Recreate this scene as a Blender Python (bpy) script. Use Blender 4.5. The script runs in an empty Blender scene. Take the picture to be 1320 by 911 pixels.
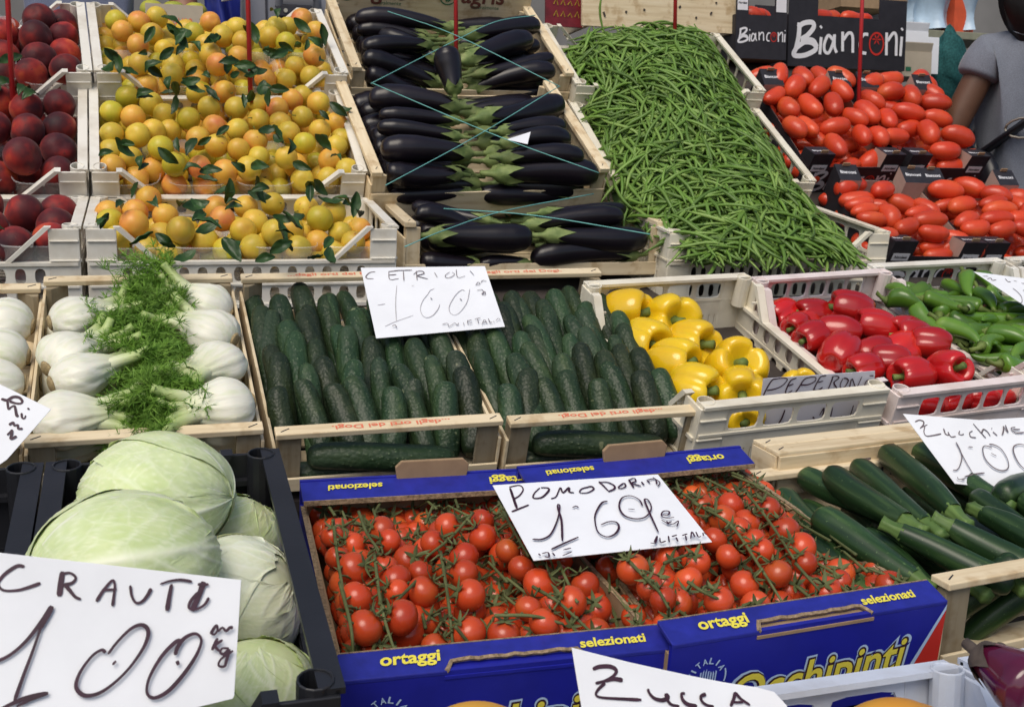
import bpy, math, random
import numpy as np
from mathutils import Vector as V, Matrix as Mx
random.seed(7); rng = np.random.default_rng(7)
sc = bpy.context.scene
R = math.radians
# ---------------------------------------------------------------- camera, light, exposure
FPX, CX, CY = 1466., 660., 455.5
CAM = V((0, 0, 1.10)); YAW, PITCH = R(18.026), R(6.827)
cam = bpy.data.objects.new('camera', bpy.data.cameras.new('camera')); sc.collection.objects.link(cam)
cam.location = CAM; cam.rotation_euler = (R(90) - PITCH, 0, -YAW)
cam.data.sensor_width = 36; cam.data.lens = 36 * FPX / 1320; cam.data.clip_start = .02; cam.data.clip_end = 500
sc.camera = cam; cam.data.dof.use_dof = True; cam.data.dof.focus_distance = 1.45; cam.data.dof.aperture_fstop = 20.
SUN_EL, SUN_AZ = R(52), R(215)      # azimuth of the light, clockwise from +Y
w = bpy.data.worlds.new('World'); sc.world = w; w.use_nodes = True
nt = w.node_tree; sky = nt.nodes.new('ShaderNodeTexSky'); sky.sky_type = 'NISHITA'; sky.sun_disc = False
sky.sun_elevation = SUN_EL; sky.sun_rotation = SUN_AZ; sky.air_density = 1.0; sky.dust_density = 3.0; sky.ozone_density = 1.0
nt.links.new(sky.outputs[0], nt.nodes['Background'].inputs[0]); nt.nodes['Background'].inputs[1].default_value = .115
sun = bpy.data.objects.new('sun', bpy.data.lights.new('sun', 'SUN')); sc.collection.objects.link(sun)
sun.data.energy = 1.75; sun.data.angle = R(38); sun.data.color = (1, .93, .80)
sun.rotation_euler = (R(90) - SUN_EL, 0, math.pi - SUN_AZ)
sc.view_settings.view_transform = 'Standard'; sc.view_settings.look = 'None'; sc.view_settings.gamma = 1
sc.view_settings.use_curve_mapping = False; sc.view_settings.exposure = 0.08
sc.render.engine = 'CYCLES'; sc.cycles.max_bounces = 6; sc.cycles.transparent_max_bounces = 12
sc.cycles.use_denoising = True; sc.cycles.caustics_reflective = False; sc.cycles.caustics_refractive = False
# ---------------------------------------------------------------- photogrammetry: photo pixel -> point on a plane of the stall
_w = V((math.sin(YAW) * math.cos(PITCH), math.cos(YAW) * math.cos(PITCH), -math.sin(PITCH)))
_r = V((math.cos(YAW), -math.sin(YAW), 0)); _u = _r.cross(_w)
def ray(p): return _r * ((p[0] - CX) / FPX) - _u * ((p[1] - CY) / FPX) + _w
def proj(P):
    q = V(P) - CAM; d = q.dot(_w); return (CX + FPX * q.dot(_r) / d, CY - FPX * q.dot(_u) / d)
def dist(P): return (V(P) - CAM).dot(_w)
def atY(p, Y): d = ray(p); return CAM + d * (Y / d.y)
def atX(p, X): d = ray(p); return CAM + d * (X / d.x)
def onp(p, p0, n): d = ray(p); return CAM + d * (n.dot(p0 - CAM) / n.dot(d))
def nrm(t): return V((0, -math.sin(R(t)), math.cos(R(t))))
class Fr:                                    # frame of a crate: origin at its front left rim corner
    def __init__(s, a, b, tilt, W=None):
        n = nrm(tilt); s.x = (b - a); s.x -= n * s.x.dot(n); s.W = W or s.x.length; s.x.normalize(); s.z = n; s.y = n.cross(s.x); s.o = a.copy()
    def w(s, x, y, z=0): return s.o + s.x * x + s.y * y + s.z * z
    def px(s, p, dz=0): return onp(p, s.o + s.z * dz, s.z)
    def M(s, x=0, y=0, z=0):
        m = Mx((s.x, s.y, s.z)).transposed().to_4x4(); m.translation = s.w(x, y, z); return m
    def moved(s, x, y=0, z=0):
        f = Fr(s.o, s.o + s.x, 0); f.x, f.y, f.z, f.W, f.o = s.x, s.y, s.z, s.W, s.w(x, y, z); return f
def frpx(fl, fr, Y, tilt):
    a = atY(fl, Y); return Fr(a, onp(fr, a, nrm(tilt)), tilt)
# ---------------------------------------------------------------- mesh tools
col = sc.collection
def tag(o, label=None, cat=None, group=None, kind=None):
    if label: o['label'] = label
    if cat: o['category'] = cat
    if group: o['group'] = group
    if kind: o['kind'] = kind
    return o
def link(name, data, parent=None, M=None):
    o = bpy.data.objects.new(name, data); col.objects.link(o)
    if parent: o.parent = parent
    if M is not None: o.matrix_local = M
    return o
def empty(name, M, label, cat, group=None):
    o = link(name, None, None, M); o.empty_display_size = .05; return tag(o, label, cat, group)
class MB:
    def __init__(s): s.v = []; s.f = []; s.m = []; s.a = None
    def add(s, vs, fs, m=0):
        b = len(s.v); s.v += [tuple(q) for q in vs]; s.f += [tuple(i + b for i in f) for f in fs]; s.m += [m] * len(fs)
    def box(s, cx, cy, cz, sx, sy, sz, m=0, M=None):
        vs = [V((cx + i * sx / 2, cy + j * sy / 2, cz + k * sz / 2)) for k in (-1, 1) for j in (-1, 1) for i in (-1, 1)]
        if M: vs = [M @ q for q in vs]
        s.add(vs, [(0, 2, 3, 1), (4, 5, 7, 6), (0, 1, 5, 4), (2, 6, 7, 3), (0, 4, 6, 2), (1, 3, 7, 5)], m)
    def tube(s, pts, rad, n=8, m=0, flat=1., cap=True):
        pts = [V(p) for p in pts]; N = len(pts)
        if not hasattr(rad, '__len__'): rad = [rad] * N
        up = V((0, 0, 1)); vs = []; T0 = (pts[1] - pts[0]).normalized()
        if abs(T0.z) > .9: up = V((0, 1, 0))
        A = (up - T0 * up.dot(T0)).normalized()
        for i, p in enumerate(pts):
            T = (pts[min(i + 1, N - 1)] - pts[max(i - 1, 0)]).normalized(); A = (A - T * A.dot(T)).normalized(); B = T.cross(A)
            for k in range(n):
                t = 2 * math.pi * k / n; vs.append(p + (A * math.cos(t) * flat + B * math.sin(t)) * rad[i])
        fs = [(i * n + k, i * n + (k + 1) % n, (i + 1) * n + (k + 1) % n, (i + 1) * n + k) for i in range(N - 1) for k in range(n)]
        if cap: fs += [tuple(range(n - 1, -1, -1)), tuple((N - 1) * n + k for k in range(n))]
        s.add(vs, fs, m)
    def prism(s, poly, fn, t0, t1, m=0):       # 2-D outline mapped by fn(u, w, t), thickness t0..t1
        n = len(poly); vs = [fn(u, q, t0) for u, q in poly] + [fn(u, q, t1) for u, q in poly]
        s.add(vs, [tuple(range(n - 1, -1, -1)), tuple(range(n, 2 * n))] + [(i, (i + 1) % n, n + (i + 1) % n, n + i) for i in range(n)], m)
    def slots(s, fn, u0, u1, w0, w1, t, nx, ny, fu, fw, p=3., m=0):   # wall pierced by nx x ny openings
        a, b = (u1 - u0) / nx / 2, (w1 - w0) / ny / 2
        out = [(-1 + .5 * k, -1) for k in range(4)] + [(1, -1 + .5 * k) for k in range(4)] + [(1 - .5 * k, 1) for k in range(4)] + [(-1, 1 - .5 * k) for k in range(4)]
        hole = []
        for x, y in out:
            th = math.atan2(y, x); c, q = math.cos(th), math.sin(th); g = (abs(c) ** p + abs(q) ** p) ** (-1 / p); hole.append((c * g * fu, q * g * fw))
        n = 16
        for i in range(nx):
            for j in range(ny):
                cx, cy = u0 + a * (2 * i + 1), w0 + b * (2 * j + 1)
                vs = [fn(cx + x * a, cy + y * b, z) for z in (0, t) for x, y in out] + [fn(cx + x * a, cy + y * b, z) for z in (0, t) for x, y in hole]
                fs = []
                for k in range(n):
                    l = (k + 1) % n
                    fs += [(k, 2 * n + k, 2 * n + l, l), (n + k, n + l, 3 * n + l, 3 * n + k), (2 * n + k, 3 * n + k, 3 * n + l, 2 * n + l)]
                s.add(vs, fs, m)
    def grid(s, fn, nu, nv, wrapu=False, m=0):
        b = [fn(i / nu, j / nv) for j in range(nv + 1) for i in range(nu if wrapu else nu + 1)]; k = nu if wrapu else nu + 1
        fs = [(j * k + i, j * k + (i + 1) % k, (j + 1) * k + (i + 1) % k, (j + 1) * k + i) for j in range(nv) for i in range(nu)]
        s.add(b, fs, m)
    def mesh(s, name, mats, smooth=False):
        me = bpy.data.meshes.new(name); me.from_pydata(s.v, [], s.f)
        for q in (mats if isinstance(mats, (list, tuple)) else [mats]): me.materials.append(q)
        me.polygons.foreach_set('material_index', s.m)
        me.polygons.foreach_set('use_smooth', [smooth] * len(s.f))
        if s.a is not None:
            at = me.attributes.new('vein', 'FLOAT', 'POINT'); at.data.foreach_set('value', s.a)
        me.update(); return me
    def build(s, name, mats, parent=None, smooth=False, bevel=0, M=None):
        o = link(name, s.mesh(name, mats, smooth), parent, M)
        if bevel:
            b = o.modifiers.new('bevel', 'BEVEL'); b.width = bevel; b.segments = 2; b.limit_method = 'ANGLE'; b.angle_limit = R(40)
        return o
def spline(pts, k=6):
    pts = [V(p) for p in pts]
    if len(pts) < 3: return [pts[0].lerp(pts[-1], i / k) for i in range(k + 1)]
    P = [pts[0] * 2 - pts[1]] + pts + [pts[-1] * 2 - pts[-2]]; out = []
    for i in range(1, len(P) - 2):
        a, b, c, d = P[i - 1:i + 3]
        for q in range(k):
            t = q / k; out.append(.5 * (2 * b + (c - a) * t + (2 * a - 5 * b + 4 * c - d) * t * t + (3 * b - a - 3 * c + d) * t ** 3))
    return out + [pts[-1]]
# things are stamped from prototypes: (name, mesh, [(child name, mesh, matrix, [children])])
def stamp(proto, M, label=None, cat=None, group=None, parent=None):
    name, me, kids = proto
    o = link(name, me, parent, M)
    if me is None: o.empty_display_size = .02
    tag(o, label, cat, group)
    for kn, km, kM, kk in kids: stamp((kn, km, kk), kM, parent=o)
    return o
I4 = Mx.Identity(4)
def orient(xaxis, roll=0., hint=V((0, 0, 1))):
    x = xaxis.normalized()
    if abs(x.dot(hint)) > .95: hint = V((0, 1, 0))
    y = hint.cross(x).normalized(); z = x.cross(y)
    return Mx((x, y, z)).transposed().to_4x4() @ Mx.Rotation(roll, 4, 'X')
def trs(loc, rot, s):
    m = Mx.Translation(loc) @ rot; return m @ Mx.Diagonal((*s, 1))
def rrot(): return Mx.Rotation(random.uniform(0, 6.3), 4, 'Z') @ Mx.Rotation(random.uniform(0, 6.3), 4, 'X') @ Mx.Rotation(random.uniform(0, 6.3), 4, 'Y')
# settle: nearer things first; what would cut into a placed thing slides back along its own line until it lies free
class Pile:
    def __init__(s): s.c = np.zeros((0, 3)); s.r = np.zeros(0)
    def fit(s, pts, rad, away, tol=.12, smax=.1, step=.003):
        pts = np.array(pts, float); rad = np.array(rad, float); d = np.array(away, float); d /= np.linalg.norm(d); k = 0.
        if len(s.c):
            near = np.linalg.norm(s.c - pts.mean(0), axis=1) < s.r + .35; C, Q = s.c[near], s.r[near]
            while len(C) and k < smax:
                D = np.linalg.norm(C[None] - (pts + d * k)[:, None], axis=2)
                if (D < (Q[None] + rad[:, None]) * (1 - tol)).any(): k += step
                else: break
        off = d * k; s.c = np.vstack([s.c, pts + off]); s.r = np.concatenate([s.r, rad]); return V(off)
# ---------------------------------------------------------------- materials
class N:
    def __init__(s, name):
        s.m = bpy.data.materials.new(name); s.m.use_nodes = True; s.t = s.m.node_tree; s.b = s.t.nodes['Principled BSDF']
    def n(s, kind, **kw):
        q = s.t.nodes.new('ShaderNode' + kind)
        for k, v in kw.items(): setattr(q, k, v)
        return q
    def l(s, a, b): s.t.links.new(a, b)
    def coord(s, kind='Object', scale=(1, 1, 1), rnd=True):
        c = s.n('TexCoord'); mp = s.n('Mapping'); s.l(c.outputs[kind], mp.inputs[0]); mp.inputs['Scale'].default_value = scale
        if rnd:
            oi = s.n('ObjectInfo'); mu = s.n('Math', operation='MULTIPLY'); mu.inputs[1].default_value = 37.; s.l(oi.outputs['Random'], mu.inputs[0])
            cb = s.n('CombineXYZ'); [s.l(mu.outputs[0], cb.inputs[i]) for i in range(3)]; s.l(cb.outputs[0], mp.inputs['Location'])
        return mp.outputs[0]
    def noise(s, vec, scale, detail=4, rough=.55):
        q = s.n('TexNoise'); q.inputs['Scale'].default_value = scale; q.inputs['Detail'].default_value = detail; q.inputs['Roughness'].default_value = rough
        s.l(vec, q.inputs['Vector']); return q.outputs['Fac']
    def ramp(s, fac, stops):
        q = s.n('ValToRGB'); e = q.color_ramp.elements
        while len(e) < len(stops): e.new(.5)
        for i, (p, c) in enumerate(stops): e[i].position = p; e[i].color = (*c, 1)
        s.l(fac, q.inputs[0]); return q.outputs[0]
    def mix(s, fac, a, b, mode='MIX'):
        q = s.n('Mix', data_type='RGBA', blend_type=mode)
        for sock, v in ((q.inputs[0], fac), (q.inputs[6], a), (q.inputs[7], b)):
            if isinstance(v, (int, float)): sock.default_value = v
            elif isinstance(v, tuple): sock.default_value = (*v, 1)
            else: s.l(v, sock)
        return q.outputs[2]
    def rnd(s): return s.n('ObjectInfo').outputs['Random']
    def math(s, op, a, b=0.):
        q = s.n('Math', operation=op)
        for i, v in enumerate((a, b)):
            if isinstance(v, (int, float)): q.inputs[i].default_value = v
            else: s.l(v, q.inputs[i])
        return q.outputs[0]
    def hsv(s, c, val_lo=.85, val_hi=1.15):
        mr = s.n('MapRange'); s.l(s.rnd(), mr.inputs[0]); mr.inputs[3].default_value = val_lo; mr.inputs[4].default_value = val_hi
        h = s.n('HueSaturation'); s.l(mr.outputs[0], h.inputs['Value']); s.l(c, h.inputs['Color']); return h.outputs[0]
    def bump(s, fac, strength, distance=.002):
        q = s.n('Bump'); q.inputs['Strength'].default_value = strength; q.inputs['Distance'].default_value = distance; s.l(fac, q.inputs['Height']); s.l(q.outputs[0], s.b.inputs['Normal'])
    def done(s, c, rough=.5, spec=.5, coat=0., sss=0., sheen=0.):
        if isinstance(c, tuple): s.b.inputs['Base Color'].default_value = (*c, 1)
        else: s.l(c, s.b.inputs['Base Color'])
        if isinstance(rough, float): s.b.inputs['Roughness'].default_value = rough
        else: s.l(rough, s.b.inputs['Roughness'])
        s.b.inputs['Specular IOR Level'].default_value = spec; s.b.inputs['Coat Weight'].default_value = coat; s.b.inputs['Coat Roughness'].default_value = .115
        s.b.inputs['Sheen Weight'].default_value = sheen
        if sss: s.b.inputs['Subsurface Weight'].default_value = sss; s.b.inputs['Subsurface Radius'].default_value = (.012, .006, .003); s.b.inputs['Subsurface Scale'].default_value = .6
        return s.m
def plain(name, c, rough=.6, var=.12, scale=30., spec=.4, bump=0., sheen=0., coat=0.):
    a = N(name); f = a.noise(a.coord(), scale)
    k = a.ramp(f, [(.3, tuple(x * (1 - var) for x in c)), (.7, tuple(min(1, x * (1 + var)) for x in c))])
    if bump: a.bump(f, bump)
    return a.done(k, rough, spec, sheen=sheen, coat=coat)
def wood(name, axis, tone=1.):
    a = N(name); sc_ = [9, 9, 9]; sc_[axis] = .7; v = a.coord('Object', tuple(sc_)); f = a.noise(v, 9, 5, .6)
    base = a.ramp(f, [(.25, (.56 * tone, .43 * tone, .26 * tone)), (.5, (.72 * tone, .595 * tone, .395 * tone)), (.8, (.80 * tone, .69 * tone, .50 * tone))])
    v2 = a.coord('Object', (1, 1, 1)); d = a.noise(v2, 26, 3); dirt = a.ramp(d, [(.55, (1, 1, 1)), (.70, (.66, .56, .45))])
    base = a.mix(.75, base, dirt, 'MULTIPLY'); a.bump(f, .35, .0015); return a.done(a.hsv(base, .9, 1.08), .75, .25)
WX, WY, WZ = wood('poplar_along_x', 0), wood('poplar_along_y', 1), wood('poplar_along_z', 2, .80)
PWOOD = wood('poplar_post', 2, .42)
def plastic(name, c, rough=.42, dirt=(.62, .56, .48)):
    a = N(name); f = a.noise(a.coord(), 14, 5); k = a.mix(a.ramp(f, [(.44, (0, 0, 0)), (.78, (.75, .75, .75))]), c, tuple(x * y for x, y in zip(c, dirt)))
    g = a.noise(a.coord('Object', (1, 1, 1)), 220, 2); a.bump(g, .08, .001); return a.done(k, rough, .45)
PWHITE = plastic('white_plastic', (.80, .77, .69)); PBLUE = plastic('bluish_white_plastic', (.62, .68, .80)); PCREAM = plastic('cream_plastic', (.80, .75, .62)); PPINK = plastic('pinkish_plastic', (.80, .70, .68))
PBLACK = plastic('black_plastic', (.016, .017, .021), .38, (1.5, 1.5, 1.5))
CARD = plain('brown_cardboard', (.33, .225, .135), .85, .10, 40, .2, .15)
CARDE = plain('corrugated_edge', (.30, .22, .14), .9, .45, 260, .1, .6)
BLUE = plain('blue_print', (.012, .016, .30), .42, .12, 25, .5, .1)
BLUE2 = plain('blue_print_worn', (.016, .022, .27), .45, .2, 60, .5, .15)
REDP = plain('red_print', (.55, .03, .02), .45, .05); YEL = plain('yellow_print', (.80, .70, .08), .5, .05); PALEB = plain('pale_blue_print', (.45, .60, .82), .5, .05)
WHITEP = plain('white_print', (.75, .75, .78), .5, .04); BLKCARD = plain('black_print_card', (.022, .020, .025), .5, .2, 40, .4)
TANIN = plain('pinkish_card', (.42, .30, .25), .8, .08)
PAPER = plain('white_card', (.82, .84, .88), .6, .045, 14, .35); PAPERG = plain('greyish_card', (.63, .63, .72), .6, .03, 8)
INK = plain('dark_ink', (.045, .015, .030), .5, .3, 60); INKF = plain('faded_ink', (.15, .12, .13), .6, .3, 90); INKG = plain('thin_grey_ink', (.36, .34, .36), .6, .25, 90)
REDTXT = plain('faded_red_print', (.72, .18, .10), .7, .25, 120); BROWNTXT = plain('brown_print', (.17, .055, .04), .7, .2, 120); GREENTXT = plain('green_print', (.02, .14, .07), .7, .2, 120)
def skin(name, stops, scale, vlo=.85, vhi=1.15, rough=.35, spec=.5, coat=0., sss=0., bump=0., bscale=60., sheen=0., stretch=(1, 1, 1), spots=None):
    a = N(name); v = a.coord('Object', stretch); f = a.noise(v, scale, 3); k = a.ramp(f, stops)
    if spots:
        q = a.noise(a.coord(), spots[0], 2); k = a.mix(a.ramp(q, [(spots[1], (0, 0, 0)), (spots[1] + .06, (1, 1, 1))]), k, spots[2])
    if bump: a.bump(a.noise(a.coord(), bscale, 3), bump)
    return a.done(a.hsv(k, vlo, vhi), rough, spec, coat, sss, sheen)
PLUM = [skin('plum_yellow', [(.3, (.54, .42, .05)), (.5, (.69, .49, .055)), (.72, (.72, .40, .055))], 16, .85, 1.1, .38, .4, sss=.15, spots=(95, .70, (.45, .20, .05))),
        skin('plum_orange', [(.3, (.70, .46, .055)), (.5, (.74, .38, .06)), (.72, (.70, .20, .07))], 14, .9, 1.1, .38, .4, sss=.15, spots=(95, .70, (.45, .16, .05))),
        skin('plum_green', [(.3, (.42, .43, .035)), (.5, (.54, .46, .036)), (.75, (.66, .43, .04))], 14, .85, 1.1, .38, .4, sss=.15, spots=(95, .71, (.38, .22, .05)))]
PEACH = skin('peach_skin', [(.28, (.030, .006, .011)), (.44, (.09, .011, .014)), (.57, (.30, .022, .017)), (.73, (.58, .11, .03))], 13, .75, 1.35, .58, .25, sheen=.08, spots=(120, .66, (.10, .02, .02)))
TOM = skin('cherry_tomato_skin', [(.3, (.49, .042, .013)), (.55, (.61, .078, .021)), (.8, (.65, .16, .03))], 12, .72, 1.15, .25, .45, coat=.08, sss=.08)
ROMA = skin('plum_tomato_skin', [(.3, (.50, .035, .014)), (.55, (.62, .065, .020)), (.8, (.66, .13, .03))], 9, .85, 1.1, .30, .45, sss=.08)
AUB = skin('aubergine_skin', [(.3, (.006, .0045, .007)), (.7, (.010, .007, .011))], 10, .8, 1.3, .30, .38, coat=.06)
AUBV = skin('violet_aubergine_skin', [(.3, (.055, .005, .022)), (.7, (.11, .009, .038))], 10, .9, 1.1, .15, .55, coat=.3)
CALYX = skin('aubergine_calyx', [(.3, (.09, .14, .04)), (.6, (.19, .24, .08)), (.8, (.26, .26, .12))], 40, .8, 1.2, .6, .3, bump=.3)
def cuke_mat():
    a = N('cucumber_skin'); f = a.noise(a.coord('Object', (.35, 1, 1)), 30, 4, .65); k = a.ramp(f, [(.28, (.010, .024, .010)), (.5, (.019, .038, .015)), (.66, (.034, .056, .021)), (.80, (.08, .10, .04))])
    q = a.noise(a.coord('Object', (1, 1, 1)), 9, 3); k = a.mix(a.ramp(q, [(.52, (0, 0, 0)), (.72, (.55, .55, .55))]), k, (.036, .054, .033)); v = a.n('TexVoronoi'); v.inputs['Scale'].default_value = 170; a.l(a.coord('Object', (.7, 1, 1)), v.inputs['Vector'])
    k = a.mix(a.ramp(v.outputs['Distance'], [(.10, (1, 1, 1)), (.22, (0, 0, 0))]), k, (.085, .115, .06)); k = a.mix(a.ramp(a.noise(a.coord(), 45, 2), [(.71, (0, 0, 0)), (.75, (.8, .8, .8))]), k, (.17, .19, .10))
    b = a.math('SUBTRACT', f, a.math('MULTIPLY', v.outputs['Distance'], .9)); a.bump(b, .55, .002); oi = a.rnd(); h = a.n('HueSaturation'); mr = a.n('MapRange'); a.l(oi, mr.inputs[0]); mr.inputs[3].default_value = .47; mr.inputs[4].default_value = .525; a.l(mr.outputs[0], h.inputs['Hue']); a.l(k, h.inputs['Color']); return a.done(a.hsv(h.outputs[0], .6, 1.45), .45, .38)
CUKE = cuke_mat()
ZUC = skin('courgette_skin', [(.32, (.010, .028, .010)), (.52, (.020, .050, .015)), (.70, (.060, .11, .035))], 75, .75, 1.3, .36, .42, coat=.03, stretch=(.05, 1, 1), spots=(230, .66, (.07, .12, .045)))
ZSTEM = skin('courgette_stem', [(.3, (.06, .12, .03)), (.7, (.16, .25, .07))], 60, .85, 1.15, .5, .3, stretch=(.2, 1, 1))
BEAN = skin('bean_skin', [(.3, (.09, .18, .026)), (.6, (.14, .25, .042)), (.8, (.20, .33, .075))], 14, .65, 1.35, .42, .4)
PEPY = skin('yellow_pepper_skin', [(.3, (.76, .46, .010)), (.55, (.82, .56, .014)), (.8, (.82, .50, .010))], 6, .92, 1.05, .20, .5, coat=.25, sss=.1)
PEPR = skin('red_pepper_skin', [(.3, (.40, .008, .012)), (.55, (.56, .016, .015)), (.8, (.64, .04, .02))], 6, .62, 1.12, .20, .5, coat=.25)
PEPG = skin('green_pepper_skin', [(.3, (.065, .165, .015)), (.6, (.12, .25, .026)), (.8, (.20, .33, .045))], 9, .55, 1.15, .28, .5, coat=.15)
STEM = skin('green_stem', [(.3, (.09, .14, .03)), (.7, (.16, .21, .055))], 60, .8, 1.2, .6, .3)
VINE = skin('tomato_vine', [(.3, (.07, .085, .028)), (.7, (.13, .15, .06))], 60, .8, 1.2, .65, .3)
LEAF = skin('plum_leaf', [(.3, (.016, .050, .010)), (.7, (.036, .085, .018))], 60, .6, 1.3, .42, .4, bump=.4)
FROND = skin('fennel_frond', [(.3, (.075, .185, .018)), (.7, (.20, .36, .05))], 40, .8, 1.2, .6, .25)
def fennel_mat():
    a = N('fennel_bulb'); c = a.n('TexCoord'); s = a.n('SeparateXYZ'); a.l(c.outputs['Object'], s.inputs[0]); v = a.coord('Object', (.12, 1, 1))
    f = a.noise(v, 60, 3); k = a.ramp(a.math('ADD', s.outputs[0], a.math('MULTIPLY', f, .02)), [(.02, (.78, .77, .66)), (.050, (.70, .71, .52)), (.085, (.44, .53, .22)), (.14, (.26, .40, .10))])
    k = a.mix(.5, k, a.ramp(f, [(.34, (.72, .80, .54)), (.52, (1, 1, 1))]), 'MULTIPLY'); a.bump(f, .7, .0025); return a.done(a.hsv(k, .92, 1.08), .42, .4, sss=.1)
FEN = fennel_mat()
def cabbage_mat(name, c0, c1, cv):
    a = N(name); at = a.n('Attribute'); at.attribute_name = 'vein'; f = a.noise(a.coord(), 22, 5)
    k = a.ramp(f, [(.3, c0), (.7, c1)]); k = a.mix(a.math('MULTIPLY', at.outputs['Fac'], .8), k, cv); v = a.n('TexVoronoi', feature='DISTANCE_TO_EDGE'); v.inputs['Scale'].default_value = 34; nv_ = a.n('TexNoise'); nv_.inputs['Scale'].default_value = 14; vm = a.n('VectorMath', operation='ADD'); c_ = a.coord(); a.l(c_, nv_.inputs['Vector']); sc2 = a.n('VectorMath', operation='SCALE'); a.l(nv_.outputs['Color'], sc2.inputs[0]); sc2.inputs['Scale'].default_value = .045; a.l(c_, vm.inputs[0]); a.l(sc2.outputs[0], vm.inputs[1]); a.l(vm.outputs[0], v.inputs['Vector']); k = a.mix(a.ramp(v.outputs['Distance'], [(.0, (.20, .20, .20)), (.07, (0, 0, 0))]), k, cv); a.bump(a.math('ADD', a.noise(a.coord(), 55, 5), a.math('MULTIPLY', v.outputs['Distance'], -.5)), .4, .003); return a.done(k, .45, .35, sss=.12)
CABG = [cabbage_mat('cabbage_leaf_green', (.52, .63, .27), (.72, .79, .46), (.90, .91, .76)), cabbage_mat('cabbage_leaf_pale', (.64, .68, .44), (.76, .78, .60), (.86, .86, .76))]
def punnet_mat():
    a = N('clear_plastic'); a.b.inputs['Base Color'].default_value = (.9, .92, .92, 1); a.b.inputs['Roughness'].default_value = .115
    tr = a.n('BsdfTransparent'); mx = a.n('MixShader'); mx.inputs[0].default_value = .22; a.l(tr.outputs[0], mx.inputs[1]); a.l(a.b.outputs[0], mx.inputs[2]); a.l(mx.outputs[0], a.t.nodes['Material Output'].inputs[0]); return a.m
CLEAR = punnet_mat(); PURPLE = plain('purple_tray', (.07, .04, .22), .4, .1)
RED = plain('red_plastic', (.50, .03, .035), .4, .06); STRING = plain('teal_string', (.16, .45, .42), .6, .1)
def cloth(name, c):
    a = N(name); f = a.noise(a.coord('Object', (1, 1, .45)), 7, 3, .5); g = a.noise(a.coord(), 420, 2); k = a.ramp(g, [(.3, tuple(x * .8 for x in c)), (.7, tuple(x * 1.2 for x in c))])
    b1 = a.n('Bump'); b1.inputs['Strength'].default_value = .9; b1.inputs['Distance'].default_value = .022; a.l(f, b1.inputs['Height']); b2 = a.n('Bump'); b2.inputs['Strength'].default_value = .3; b2.inputs['Distance'].default_value = .001; a.l(g, b2.inputs['Height']); a.l(b1.outputs[0], b2.inputs['Normal']); a.l(b2.outputs[0], a.b.inputs['Normal']); return a.done(k, .9, .15, sheen=.2)
SKINM = plain('brown_skin', (.115, .055, .032), .5, .1, 20); SHIRT = cloth('grey_cotton', (.175, .19, .23)); HAIR = plain('black_hair', (.006, .005, .006), .45, .4, 90); LEATHER = plain('black_leather', (.008, .008, .012), .35, .2)
SKIN2 = plain('tanned_skin', (.26, .12, .075), .5, .1, 20); SHIRTB = cloth('blue_grey_cotton', (.16, .18, .27)); DENIM = plain('dark_trousers', (.03, .035, .06), .9, .2)
METAL = N('dull_metal').done((.55, .5, .4), .35, .5); bpy.data.materials['dull_metal'].node_tree.nodes['Principled BSDF'].inputs['Metallic'].default_value = .8
ASPH = plain('asphalt', (.055, .055, .058), .9, .35, 60, .2, .5); WALL = plain('plaster_wall', (.20, .195, .19), .9, .15, 3, .2, .2)
GREYP = plain('grey_panel', (.22, .23, .27), .5, .06, 6); DARKP = plain('dark_panel', (.03, .03, .04), .5, .2)
TABLE = plain('dark_boards', (.05, .04, .035), .8, .3, 20); TARP = plain('pale_tarpaulin', (.42, .40, .36), .7, .1, 4)
# ---------------------------------------------------------------- letters
def strokes_mesh(name, lines, F, dz, wd, mat, parent, k=5, taper=True):   # lines: photo pixels, laid on the plane of frame F
    mb = MB(); h = dz
    for ln in lines:
        ww = wd
        if isinstance(ln[0], (int, float)): ww = wd * ln[0]; ln = ln[1:]
        if len(ln) == 1: x, y = ln[0]; ln = [(x - 1.2, y - 1), (x + 1.2, y + 1)]; ww *= 1.3
        pts = spline([F.px(p, dz) for p in ln], k); L = []; n = len(pts)
        for i, p in enumerate(pts):
            T = (pts[min(i + 1, n - 1)] - pts[max(i - 1, 0)]); T = T.normalized() if T.length > 1e-7 else F.x; S = F.z.cross(T)
            g = ww / 2 * (1 + .22 * math.sin(i * .19 + len(mb.v))) * (1 if not taper or 0 < i < n - 1 else .6); q = F.z * (h - dz + .00012 * i / n)
            L += [p + S * g + q, p - S * g + q]
        mb.add(L, [(2 * i, 2 * i + 1, 2 * i + 3, 2 * i + 2) for i in range(n - 1)]); h += .00013
    o = mb.build(name, mat, None); 
    if parent: o.parent = parent; o.matrix_parent_inverse = parent.matrix_basis.inverted()
    return o
def zoomed(reg, zw, lines):
    x0, y0, x1, _ = reg; k = (x1 - x0) / zw
    return [[(q if isinstance(q, (int, float)) else (x0 + q[0] * k, y0 + q[1] * k)) for q in ln] for ln in lines]
_tc = {}
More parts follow.
